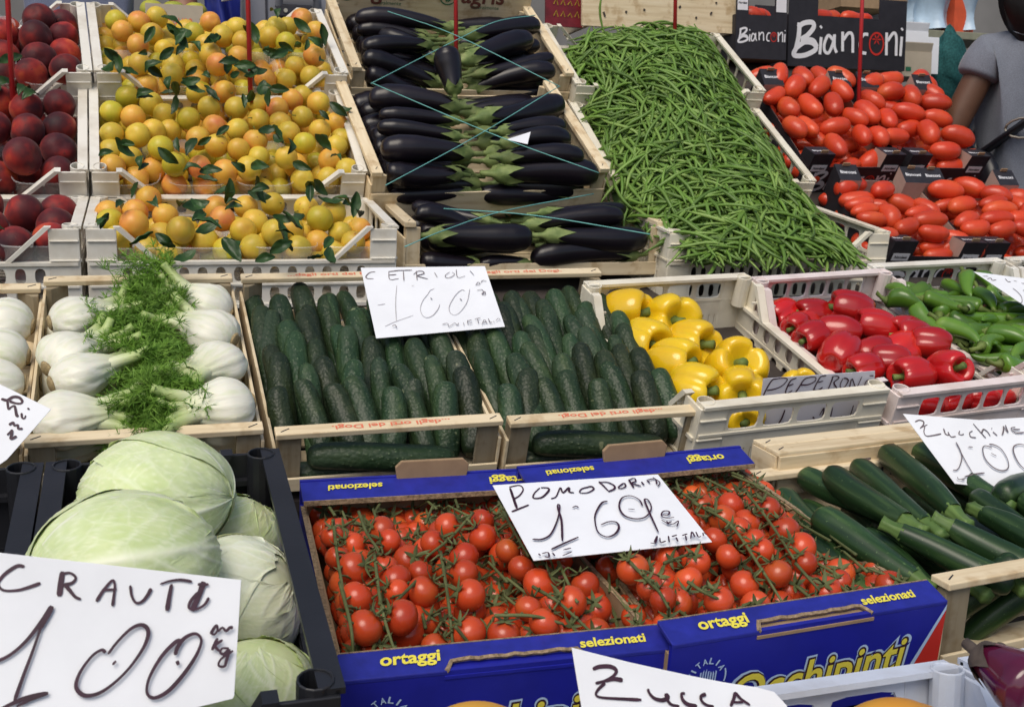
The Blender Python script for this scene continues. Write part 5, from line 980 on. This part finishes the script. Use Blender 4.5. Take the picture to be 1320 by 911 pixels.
strokes_mesh('handwriting', zoomed((730, 820, 1030, 911), 1320, [[1.2,(150,185),(190,170),(250,170),(283,190),(270,220),(220,250),(165,265)],[1.3,(215,252),(270,240),(320,247)],[(220,262),(180,300),(168,330),(200,345),(300,352),(425,358)],[1.2,(462,295),(470,320),(500,350),(545,360),(575,345),(565,330),(572,358),(595,385),(640,395)],[1.2,(672,322),(652,325),(660,360),(690,385),(740,396)],[1.2,(790,325),(762,340),(770,370),(800,390),(835,398)],[(930,395),(948,350),(957,322),(990,355),(1040,388)],[(935,372),(1000,372)]]), F, .0006, .0023, INK, o)
F, o = card('c', [(984, 488), (1128, 478), (1124, 556), (974, 566)], 1.58, 111, 'grey handwritten card behind the front wall of the yellow pepper crate', 0, PAPERG)
strokes_mesh('handwriting', zoomed((960, 470, 1140, 560), 1320, [[(155,340),(200,240),(255,150),(300,132),(380,125),(402,145),(350,200),(280,230),(210,242)],[(170,340),(225,328)],[(490,125),(440,145),(410,190),(385,255),(400,272),(450,240)],[(410,200),(460,180)],[(430,320),(500,230),(560,140),(620,117),(670,120),(660,155),(600,185),(520,190)],[1.3,(420,320),(495,285)],[1.2,(770,100),(720,110),(690,150),(655,220),(650,240),(690,240),(735,210)],[(690,165),(740,150)],[(832,110),(810,170),(780,240)],[(820,110),(870,105),(885,125),(840,165),(870,220)],[(925,125),(900,180),(905,215),(940,205),(975,150),(960,127),(930,125)],[(985,215),(1010,130),(1050,210),(1105,105)],[(1215,100),(1175,100)],[(1182,138),(1145,150),(1130,190),(1150,210),(1195,190)],
    [1.2,(375,420),(345,500),(300,575)],[(285,580),(320,575)],[(645,495)],[1.2,(745,400),(725,500),(700,545)],[(700,470),(740,400)],[1.2,(825,395),(795,525)],[(910,485)],[1.2,(1020,375),(1000,440),(975,500)],[1.2,(1085,370),(1070,430)],[1.2,(1125,370),(1090,425),(1130,430),(1100,490),(1088,485)],[.8,(1125,450),(1160,430)]]), F, .0006, .0021, INK, o)
F, o = card('c', [(1164, 533), (1262, 541), (1365, 535), (1380, 640), (1231, 623)], 1.15, 48, 'white handwritten card above the courgettes reading Zucchine 1.00', 4)
strokes_mesh('handwriting', zoomed((1160, 520, 1320, 635), 1267, [[(155,185),(200,168),(240,182),(240,215),(205,255)],[(215,245),(280,215)],[(255,235),(245,290),(270,330),(340,325),(420,308)],[(445,255),(465,310),(500,320),(490,290),(520,338),(570,335)],[(610,280),(600,310),(630,320),(650,310)],[(740,280),(710,300),(722,340),(775,350)],[(745,205),(800,270),(875,355)],[(830,310),(850,265),(890,290),(920,335)],[(945,290),(990,330)],[(930,255),(937,260)],[(1040,325),(1050,290),(1055,235)],[(1045,235),(1075,270),(1100,300)],[(1100,300),(1085,265),(1070,225)],[(1172,245),(1130,255),(1150,290),(1190,305),(1262,300)],[(1145,270),(1220,270)],
    [(565,400),(610,490),(625,560),(600,650),(570,685),(535,685)],[(612,500),(670,610),(735,720)],[(650,755),(740,730),(855,715)],[(690,450),(735,452)],[(930,462),(890,445),(850,442),(835,480),(860,570),(930,650),(1010,690),(1075,685),(1100,640),(1080,560),(1020,470),(950,430),(900,425)],[.8,(920,515),(975,545)],[(1267,432),(1200,425),(1150,450),(1150,510),(1190,600),(1240,660),(1300,690),(1350,640),(1330,540),(1267,432)],[.7,(575,760),(592,785),(660,770)],[.7,(620,790),(650,785)],[.7,(720,780),(740,770)],[.7,(750,808),(780,812)]]), F, .0006, .0016, INKF, o)
F, o = card('c', [(-75, 470), (0, 495), (66, 527), (9, 592), (-60, 640)], 1.47, 50, 'handwritten card tilted over the fennel at the left edge', 2)
strokes_mesh('handwriting', zoomed((0, 460, 140, 600), 911, [[1.2,(10,350),(60,362),(110,335),(160,340),(187,370),(170,390),(120,385),(80,370)],[(62,362),(70,435),(92,420),(120,410),(130,440),(140,490),(157,490)],[.8,(180,470),(185,508),(205,515),(215,490)],[.6,(238,435)],[(75,570),(110,550),(120,575),(150,570),(152,600),(190,602)],[(60,655),(85,630),(100,615),(100,640),(92,685),(140,665)]]), F, .0006, .0028, INK, o)
F, o = card('c', [(1255, 350), (1345, 362), (1390, 450), (1330, 400)], 1.90, 30, 'white handwritten card sticking out over the long green peppers', 0)
strokes_mesh('handwriting', zoomed((1220, 330, 1320, 430), 911, [[(430,235),(490,238)],[(480,270),(520,258),(540,285),(585,280)],[(690,265),(722,300),(755,302)],[(790,290),(830,300)],[(780,380),(830,420),(880,480),(885,545),(840,550)],[(900,400),(930,420)],[(880,320),(930,330),(960,350)]]), F, .0006, .0016, INKF, o)
# ================================================================ red rods, strings
def rod(px, ybot, Y, lab):
    P = atY((px, ybot), Y); m = MB(); m.tube([V((0, 0, -.08)), V((0, 0, .62))], .0058, 8); o = m.build('red_rod', RED, None, True, M=Mx.Translation(P)); tag(o, lab, 'rod', 'thin red rods standing in the produce')
rod(15, 98, 2.80, 'thin red rod standing in the topmost peach crate'); rod(322, 88, 2.84, 'thin red rod standing in the topmost plum crate'); rod(588, 72, 2.98, 'thin red rod standing among the topmost aubergines'); rod(870, 38, 3.05, 'thin red rod standing at the top of the green beans'); rod(1107, 128, 2.98, 'thin red rod standing among the plum tomatoes')
for F, pts, lab in ((EG3, [(500, 15), (588, 46), (722, 112)], 'teal string crossing the topmost aubergines from upper left'), (EG3, [(478, 108), (588, 52), (640, 28), (690, 20)], 'teal string crossing the topmost aubergines from lower left'), (EG2, [(479, 107), (640, 175), (772, 223)], 'teal string crossing the middle aubergines from upper left'), (EG2, [(497, 239), (610, 178), (720, 112)], 'teal string crossing the middle aubergines from lower left'), (EG1, [(522, 318), (575, 296), (650, 272), (765, 250)], 'teal string crossing the lowest aubergines from lower left'), (EG1, [(572, 269), (690, 278), (838, 302)], 'teal string crossing the lowest aubergines from upper left')):
    S = spline([F.px(p, .068 if F is not EG1 else .055) for p in pts], 5); m = MB(); m.tube([p - S[0] for p in S], .0011, 6); tag(m.build('string', STRING, None, True, M=Mx.Translation(S[0])), lab, 'string', 'teal strings over the aubergines')
# ================================================================ behind the stall
m = MB(); m.box(2, 7, 2.5, 16, .2, 5); tag(m.build('wall', WALL), 'dim grey plaster wall far behind the stall', 'wall')
def panel_at(px0, px1, Y, th):                # upright slab whose face fills the pixel rectangle at distance Y
    A, B = atY(px0, Y), atY(px1, Y); return (A.x + B.x) / 2, Y + th / 2, (A.z + B.z) / 2, abs(B.x - A.x), th, abs(A.z - B.z)
cx, cy, cz, sx, sy, sz = panel_at((752, -60), (950, 44), 3.32, .02); r = empty('wooden_crate', Mx.Translation((cx, cy, cz - sz / 2)), 'pale stained wooden crate standing on edge behind the green beans', 'crate')
m = MB(); m.box(0, 0, sz / 2, sx, .012, sz); o = m.build('side_panel', WX, r, bevel=.001); m = MB()
for x, z in ((-.19, .03), (-.12, .045), (-.17, .09), (-.06, .055), (.06, .07), (.12, .04), (.17, .055), (.10, .10), (.19, .09), (-.02, .10)): m.tube([(x, -.0062, z), (x + random.uniform(-.006, .006), -.0066, z + random.uniform(.004, .014))], .0034, 6)
m.build('nail_stains', TABLE, o); m = MB(); m.box(-sx / 2 + .02, .10, sz / 2, .012, .19, sz); m.box(sx / 2 - .02, .10, sz / 2, .012, .19, sz); m.build('end_panel', WY, r)
cx, cy, cz, sx, sy, sz = panel_at((704, -60), (751, 36), 3.36, .01); r = empty('poster_board', Mx.Translation((cx, cy, cz - sz / 2)), 'dark red board with yellow scrawl standing between aubergines and beans', 'board')
m = MB(); m.box(0, 0, sz / 2, sx, .01, sz); o = m.build('panel', plain('dark_red_print', (.17, .012, .022), .5, .3, 30), r); m = MB()
for i in range(16): x = -.035 + .023 * (i % 4); z = .03 + .035 * (i // 4); m.tube([(x, -.0055, z), (x + .008, -.0055, z + random.uniform(.008, .02)), (x + .014, -.0055, z - .002)], .0018, 5)
m.build('yellow_marks', plain('dull_yellow_print', (.35, .22, .02), .6), o)
cx, cy, cz, sx, sy, sz = panel_at((187, 4), (263, 55), 3.42, .2); r = empty('cardboard_box', Mx.Translation((cx, cy, cz - sz / 2)), 'cream cardboard box with red print holding green apples behind the plums', 'cardboard box')
m = MB(); CREAM = plain('cream_card', (.46, .40, .31), .8, .06)
for fn_, L in (cwall('front', sx, .2), cwall('back', sx, .2), cwall('left', sx, .19), cwall('right', sx, .19)): bar(m, fn_, -L / 2, L / 2, 0, sz, 0, .004)
m.box(0, 0, .003, sx - .01, .18, .004); o = m.build('body', CREAM, r); text('ZENNELLARO', basis((.0, -.1006, sz * .55), (1, 0, 0), (0, 0, 1)), sx * .62, REDTXT, o, .018, .02)
APP = skin('apple_skin', [(.3, (.30, .34, .04)), (.7, (.50, .45, .06))], 12, .9, 1.1, .3, .5); app_p = ('apple', fruit_mesh('apple', .034, APP, .0, .22, .9), [])
for i in range(6):
    o = stamp(app_p, trs(V((cx - .06 + .06 * (i % 3), cy - .055 + .085 * (i // 3), cz + sz / 2 - .012)), rrot() if False else Mx.Rotation(i * 1.3, 4, 'Z'), (1, 1, 1)), None, 'apple', 'green apples in the cream box'); later(o, f'green apple in the {("front", "back")[i // 3]} of the cream box')
cx, cy, cz, sx, sy, sz = panel_at((264, -60), (312, 50), 3.45, .12); r = empty('plastic_sack', Mx.Translation((cx, cy, cz - sz / 2)), 'folded blue plastic sack hanging behind the plum crates', 'sack'); m = MB(); m.grid(lambda u, v: V(((u - .5) * sx * (1 - .1 * math.sin(v * 5)), -.06 + .03 * math.sin(u * 9 + v * 4) * (1 - v * .3), v * sz)), 14, 14); m.grid(lambda u, v: V(((.5 - u) * sx * (1 - .1 * math.sin(v * 5)), .06 + .02 * math.sin(u * 7 + v * 3), v * sz)), 14, 14); m.build('sack_body', plain('blue_sack', (.02, .03, .22), .4, .2), r, True)
m = MB(); m.tube([(-.01, -.105, sz * .42), (.035, -.105, sz * .47)], .006, 6); m.build('white_clip', WHITEP, r)
cx, cy, cz, sx, sy, sz = panel_at((316, -90), (436, 80), 3.50, .4); r = empty('cold_cabinet', Mx.Translation((cx, cy, cz - sz / 2)), 'grey metal cabinet with a black latch behind the plum crates', 'cabinet'); m = MB(); m.box(0, 0, sz / 2, sx, .4, sz); o = m.build('body', GREYP, r, bevel=.008)
def rel(px, Y): P = atY(px, Y); return V((P.x - cx, P.y - cy, P.z - (cz - sz / 2)))
A, B = rel((356, 24), 3.499), rel((402, 9), 3.499); m = MB(); m.box((A.x + B.x) / 2, A.y - .012, (A.z + B.z) / 2, B.x - A.x, .024, B.z - A.z); o2 = m.build('latch', DARKP, r, bevel=.006); m = MB(); m.tube([V((A.x + .025, A.y - .024, (A.z + B.z) / 2)), V((A.x + .025, A.y - .029, (A.z + B.z) / 2))], .006, 12); m.build('lock', METAL, o2)
C = rel((385, 3), 3.499); m = MB(); m.tube(spline([(C.x - .06, C.y - .01, C.z - .02), (C.x - .05, C.y - .03, C.z + .015), (C.x + .04, C.y - .03, C.z + .015), (C.x + .055, C.y - .01, C.z - .02)], 5), .012, 8); m.build('handle', GREYP, r, True)
A = rel((341, -80), 3.499); m = MB(); m.box(A.x, A.y - .001, sz / 2, .006, .004, sz - .02); m.build('door_gap', DARKP, r)
# display cartons with big lettering
def display_carton(p0, p1, Y, label, scoop, labels):
    cx, cy, cz, sx, sy, sz = panel_at(p0, p1, Y, .22); F = Fr(V((cx - sx / 2, Y, cz + sz / 2)), V((cx + sx / 2, Y, cz + sz / 2)), 0)
    r = empty('cardboard_carton', Mx.Translation((cx, cy, cz - sz / 2)), label, 'cardboard box', 'black tomato cartons')
    for side in ('front', 'back', 'left', 'right'):
        fn, L = cwall(side, sx, .22); m = MB(); q = .004 if side in ('left', 'right') else 0; bar(m, fn, -L / 2 + q, L / 2 - q, 0, sz, 0, .002, 0); bar(m, fn, -L / 2 + .004, L / 2 - .004, .004, sz - .001, .0025, .004, 1)
        if side in ('front', 'back'):
            for e in (-1, 1): bar(m, fn, *sorted((e * L / 2, e * (L / 2 - sx * .24))), sz, sz + .065, 0, .003, 0)
        o = m.build(side.replace('left', 'side').replace('right', 'side') + '_wall', [BLKCARD, TANIN], r)
        if side == 'front':
            bianco(o, basis((0, -.1106, sz * .52), (1, 0, 0), (0, 0, 1)), sx * .92)
            if labels:
                for e, tx in ((-1, 'Nordest'), (1, '')):
                    mm = MB(); mm.box(e * sx * .38, -.1112, sz + .035, sx * .2, .0006, .045); lb = mm.build('paper_label', WHITEP, o)
                    if tx: text(tx, basis((e * sx * .38, -.1120, sz + .035), (1, 0, 0), (0, 0, 1)), sx * .17, BLKCARD, lb, None, .03, .2)
    m = MB(); m.box(0, 0, .002, sx - .01, .21, .003); m.build('base', CARD, r)
    for i, x in enumerate(scoop):
        P = V((cx + x * sx, cy - .07 + .03 * (i % 2), cz + sz / 2 + .006)); o = stamp(roma_p[i % 4], trs(P, Mx.Rotation(random.uniform(-.5, .5), 4, 'Z') @ Mx.Rotation(random.uniform(0, 6), 4, 'X'), (1.1, 1.15, 1.15)), None, 'plum tomato', 'plum tomatoes in the display cartons'); later(o, 'long red plum tomato in the ' + ('small' if labels else 'large') + ' display carton')
display_carton((949, 18), (1013, 78), 3.30, 'small black display carton with white hand lettering, two paper labels on top', (-.12, .12, 0.), True)
display_carton((1017, 18), (1166, 92), 3.36, 'large black display carton with big white hand lettering and a red tomato emblem', (-.18, -.05, .08, .2), False)
# small things at the back right
def simple_box(p0, p1, Y, D, mat, name, label, cat, inner=None, extra=None):
    cx, cy, cz, sx, sy, sz = panel_at(p0, p1, Y, D); r = empty(name, Mx.Translation((cx, cy, cz - sz / 2)), label, cat); m = MB()
    for side in ('front', 'back', 'left', 'right'):
        fn, L = cwall(side, sx, D); q = .004 if side in ('left', 'right') else 0; bar(m, fn, -L / 2 + q, L / 2 - q, 0, sz, 0, .004)
    m.box(0, 0, .002, sx - .01, D - .01, .003); m.build('body', mat, r)
    a = R(74)
    for e in (-1, 1): m = MB(); m.prism([(0, 0), (.03, 0), (.03, .003), (0, .003)], lambda u, q, t: V((t, e * (D / 2 - .002 + u * math.cos(a)), sz + u * math.sin(a) + q)), -sx / 2, sx / 2); m.build('flap', mat, r)
    if extra: extra(r, sx, D, sz)
    return r
LBL = plain('pale_blue_card', (.42, .50, .70), .6, .1); ORG = plain('orange_card', (.62, .09, .03), .6, .1)
def slot(r, sx, D, sz):
    m = MB(); m.box(0, -D / 2 - .001, sz * .68, sx * .34, .002, sz * .16); m.build('hand_hole', DARKP, r, bevel=.0008)
    m = MB()
    for k in range(7): m.box(-sx * .4 + k * sx * .13, -D / 2 - .001, sz * .25, sx * .07, .0014, sz * (.12 + .08 * (k % 2)))
    m.build('purple_print', plain('purple_print', (.25, .12, .40), .6), r)
simple_box((1170, 8), (1203, 36), 4.0, .3, LBL, 'cardboard_box', 'pale blue cardboard box with a dark hand hole beyond the cartons', 'cardboard box', None, slot)
simple_box((1085, -30), (1168, 14), 4.1, .3, CARD, 'cardboard_box', 'plain brown cardboard box standing beyond the display cartons', 'cardboard box')
def greenmark(r, sx, D, sz): m = MB(); m.box(-sx * .3, -D / 2 - .001, sz * .3, sx * .18, .0014, sz * .16); m.build('green_print', GREENTXT, r)
simple_box((1164, 66), (1200, 100), 3.5, .2, CREAM, 'cardboard_box', 'cream box with a small green print beside the black cartons', 'cardboard box', None, greenmark)
simple_box((1166, 40), (1196, 66), 3.55, .2, PAPER, 'cardboard_box', 'white cardboard box on top of the cream one beside the cartons', 'cardboard box')
simple_box((1232, -20), (1254, 46), 3.9, .12, ORG, 'cardboard_box', 'tall orange cardboard box behind the woman in grey', 'cardboard box')
cx, cy, cz, sx, sy, sz = panel_at((1150, 42), (1290, 48), 3.85, .5); r = empty('side_table', Mx.Translation((cx, cy, 0)), 'plain trestle table with a pale top behind the woman', 'table'); m = MB(); m.box(0, 0, cz, sx, .5, .03); m.build('tabletop', plain('olive_grey_board', (.25, .25, .18), .6), r, bevel=.003)
for e in (-1, 1):
    for q in (-1, 1): m = MB(); m.box(e * (sx / 2 - .03), q * .2, cz / 2, .04, .04, cz - .03); m.build('leg', METAL, r)
A = atY((1218, 0), 3.9); o = MB(); o.grid(lambda u, v: V(((u - .5) * .26 + .05 * v, .03 * math.sin(u * 11 + v * 3) + .02 * math.sin(v * 9), -.16 + v * .34)), 18, 14); o.grid(lambda u, v: V(((.5 - u) * .26 + .05 * v, .06 + .03 * math.sin(u * 7 + v * 5), -.16 + v * .34)), 18, 14); tag(o.build('plastic_sheet', plain('pale_blue_plastic', (.42, .55, .68), .3, .1), None, True, M=Mx.Translation((A.x, A.y, cz + .19))), 'crumpled pale blue plastic sheet lying on the table at the back', 'plastic sheet')
A = atY((1222, 86), 3.72); o = MB(); o.grid(lambda u, v: V((math.sin(math.pi * v) ** .7 * math.cos(6.2832 * u) * .075 * (1 + .12 * math.sin(5 * 6.2832 * u + 9 * v)), math.sin(math.pi * v) ** .7 * math.sin(6.2832 * u) * .06, (v - .5) * .30 + .01 * math.sin(13 * u + 20 * v))), 40, 30, True); tag(o.build('net_bag', plain('teal_net', (.018, .085, .085), .8, .4, 120, .2, .8), None, True, M=Mx.Translation(A)), 'dark teal net bag hanging under the table beside the woman', 'bag')
cx, cy, cz, sx, sy, sz = panel_at((1197, 48), (1209, 96), 3.6, .015); m = MB(); m.box(0, 0, 0, sx, .015, sz); m.box(sx * .32, .05, -.002, .008, .09, sz - .01); tag(m.build('white_board', PAPER, None, False, .001, Mx.Translation((cx, cy, cz))), 'narrow white board standing on end beside the white boxes', 'board')
# ---------------------------------------------------------------- people
def skinned(name, verts, edges, mat, parent, sub=2):      # verts: name -> (point, radius x, radius y)
    ks = list(verts); me = bpy.data.meshes.new(name); me.from_pydata([verts[k][0] for k in ks], [(ks.index(a), ks.index(b)) for a, b in edges], []); me.materials.append(mat)
    o = link(name, me, parent); sk = o.modifiers.new('skin', 'SKIN'); sk.use_smooth_shade = True
    me.skin_vertices.new() if not me.skin_vertices else None
    for i, k in enumerate(ks): me.skin_vertices[0].data[i].radius = verts[k][1:3]; me.skin_vertices[0].data[i].use_root = (i == 0)
    s = o.modifiers.new('smooth', 'SUBSURF'); s.levels = sub; s.render_levels = sub; return o
def person(loc, rz, label, skinm, shirtm, hgt=1.0, arms=None, back=False):
    r = empty('person', Mx.Translation(loc) @ Mx.Rotation(rz, 4, 'Z') @ Mx.Scale(hgt, 4), label, 'person')
    b = {'pelvis': (V((0, 0, .93)), .13, .10), 'belly': (V((0, 0, 1.10)), .125, .095), 'chest': (V((0, .01, 1.26)), .125, .09), 'neckbase': (V((0, .01, 1.44)), .055, .05), 'neck': (V((0, -.005, 1.52)), .052, .055), 'head': (V((0, -.02, 1.62)), .075, .09), 'crown': (V((0, -.005, 1.71)), .062, .075)}
    e = [('pelvis', 'belly'), ('belly', 'chest'), ('chest', 'neckbase'), ('neckbase', 'neck'), ('neck', 'head'), ('head', 'crown')]
    A = arms or {}
    for s, t in ((-1, 'l'), (1, 'r')):
        el, wr = A.get(t, (V((s * .25, .02, 1.10)), V((s * .24, -.10, .88))))
        b['sh' + t] = (V((s * .165, .01, 1.41)), .050, .052); b['el' + t] = (el, .044, .044); b['wr' + t] = (wr, .026, .022); d = (wr - el).normalized(); side = V((0, -1, 0)) if abs(d.y) < .8 else V((s, 0, 0)); b['pa' + t] = (wr + d * .055, .032, .016)
        e += [('chest', 'sh' + t), ('sh' + t, 'el' + t), ('el' + t, 'wr' + t), ('wr' + t, 'pa' + t)]
        for k in range(4):
            q = side * (-.024 + .016 * k); b[f'f{k}{t}'] = (wr + d * .115 + q + V((0, 0, -.006 * (k == 0))), .0085, .0085); b[f'g{k}{t}'] = (wr + d * (.150 + .012 * (k in (1, 2))) + q * 1.05 + V((-s * .012, 0, 0)), .0075, .0075); e += [('pa' + t, f'f{k}{t}'), (f'f{k}{t}', f'g{k}{t}')]
        b['th' + t] = (wr + d * .05 - side * .045, .010, .010); e += [('wr' + t, 'th' + t)]
        b['hip' + t] = (V((s * .095, 0, .88)), .095, .095); b['kn' + t] = (V((s * .10, -.015, .50)), .058, .058); b['an' + t] = (V((s * .10, .02, .09)), .036, .036); b['to' + t] = (V((s * .105, -.13, .035)), .036, .026); e += [('pelvis', 'hip' + t), ('hip' + t, 'kn' + t), ('kn' + t, 'an' + t), ('an' + t, 'to' + t)]
    body = skinned('body', b, e, skinm, r)
    c = {'belly': (V((0, 0, 1.06)), .150, .118), 'hem': (V((0, 0, .90)), .158, .125), 'chest': (V((0, .01, 1.28)), .180, .140), 'neckbase': (V((0, .01, 1.445)), .092, .088)}; f = [('belly', 'hem'), ('belly', 'chest'), ('chest', 'neckbase')]
    for s, t in ((-1, 'l'), (1, 'r')):
        el = b['el' + t][0]; sh = V((s * .175, .01, 1.405)); c['sh' + t] = (sh, .078, .080); c['sm' + t] = (sh.lerp(el, .12), .074, .074); c['sl' + t] = (sh.lerp(el, .20), .071, .068); c['se' + t] = (sh.lerp(el, .27), .070, .066); f += [('sl' + t, 'se' + t)]; f += [('chest', 'sh' + t), ('sh' + t, 'sm' + t), ('sm' + t, 'sl' + t)]
    skinned('shirt', c, f, shirtm, r)
    g_ = {'hip': (V((0, 0, .90)), .14, .115)}; h_ = []
    for s, t in ((-1, 'l'), (1, 'r')): g_['u' + t] = (V((s * .10, 0, .84)), .10, .10); g_['k' + t] = (V((s * .10, -.012, .50)), .072, .072); g_['a' + t] = (V((s * .10, .015, .12)), .06, .06); h_ += [('hip', 'u' + t), ('u' + t, 'k' + t), ('k' + t, 'a' + t)]
    skinned('trousers', g_, h_, DENIM, r)
    m = MB()                                               # hair cap with a tail over the nape
    m.grid(lambda u, v: V((.088 * math.sin(math.pi * v) ** .8 * math.cos(6.2832 * u), .004 + .108 * math.sin(math.pi * v) ** .8 * math.sin(6.2832 * u) + .02, 1.665 - .115 * math.cos(math.pi * v) * -1 if v > .5 else 1.665 - .10 * math.cos(math.pi * v) - .10 * max(0, math.sin(6.2832 * u)) * math.cos(math.pi * v))), 32, 18, True); m.build('hair', HAIR, r, True)
    m = MB()                                               # face: eyes, nose, mouth, ears
    for s in (-1, 1): m.tube([(s * .032, -.108, 1.628), (s * .032, -.113, 1.628)], [.011, .006], 8); m.tube([(s * .080, -.01, 1.60), (s * .086, -.008, 1.635), (s * .080, 0, 1.65)], [.012, .018, .010], 8)
    m.tube([(0, -.108, 1.625), (0, -.125, 1.595), (0, -.112, 1.588)], [.008, .015, .010], 8); m.tube([(-.022, -.103, 1.560), (0, -.110, 1.558), (.022, -.103, 1.560)], [.004, .007, .004], 8); m.build('face', skinm, r, True)
    return r
S = atY((1308, 66), 2.95); wz = S.z - 1.415
wm = person((S.x + .11, 2.98, min(wz, .2)), R(172), 'woman in a grey t-shirt with a black bag strap, seen from behind at the right', SKINM, SHIRT, 1.0, {'r': (V((.29, -.02, 1.13)), V((.22, -.20, 1.02)))})
m = MB(); m.grid(lambda u, v: V((-.01 + .19 * math.sin(math.pi * v) ** .38 * math.cos(6.2832 * u) * (1 + .06 * math.sin(43 * u) + .04 * math.sin(97 * u)), .085 + .075 * math.sin(math.pi * v) ** .38 * math.sin(6.2832 * u), 1.415 + .02 * math.sin(31 * u) * (1 - v) + v * .34)), 40, 20, True); m.build('loose_hair', HAIR, wm, True)
bag = empty('shoulder_bag', wm.matrix_basis.copy(), 'black shoulder bag with a ring on its strap, worn by the woman in grey', 'bag')
m = MB(); Sp = spline([(.195, .03, 1.10), (.11, .150, 1.20), (-.02, .158, 1.30), (-.13, .10, 1.425), (-.14, 0, 1.485), (-.08, -.11, 1.42), (.03, -.165, 1.28), (.15, -.13, 1.14), (.195, .03, 1.10)], 6); m.tube(Sp, .030, 8, flat=.35); m.build('bag_strap', LEATHER, bag, True)
m = MB(); m.tube([V((.135 + .030 * math.cos(a * .449), .158 - .05 * math.cos(a * .449), 1.172 + .030 * math.sin(a * .449))) for a in range(15)], .004, 6); m.build('ring', METAL, bag, True)
m = MB(); m.grid(lambda u, v: V((.215 + .05 * math.sin(math.pi * v) ** .4 * math.cos(6.2832 * u), .03 + .13 * math.sin(math.pi * v) ** .4 * math.sin(6.2832 * u), .88 + .24 * v)), 24, 12, True); m.build('bag_body', LEATHER, bag, True)
S2 = atY((103, 20), 3.62); vd = person((S2.x, 3.62, S2.z - 1.08), R(0), 'vendor in a blue-grey shirt standing behind the peach crates', SKIN2, SHIRTB, 1.0, {'l': (V((-.30, .0, 1.13)), V((-.26, -.12, .92))), 'r': (V((.30, .0, 1.13)), V((.27, -.12, .92)))})
m = MB(); m.box(S2.x, 3.75, (S2.z - 1.08) / 2, 1.6, .8, max(.02, S2.z - 1.08)); tag(m.build('platform', TABLE), 'dark boards raised behind the stall for the vendor to stand on', 'platform')
finish_labels()
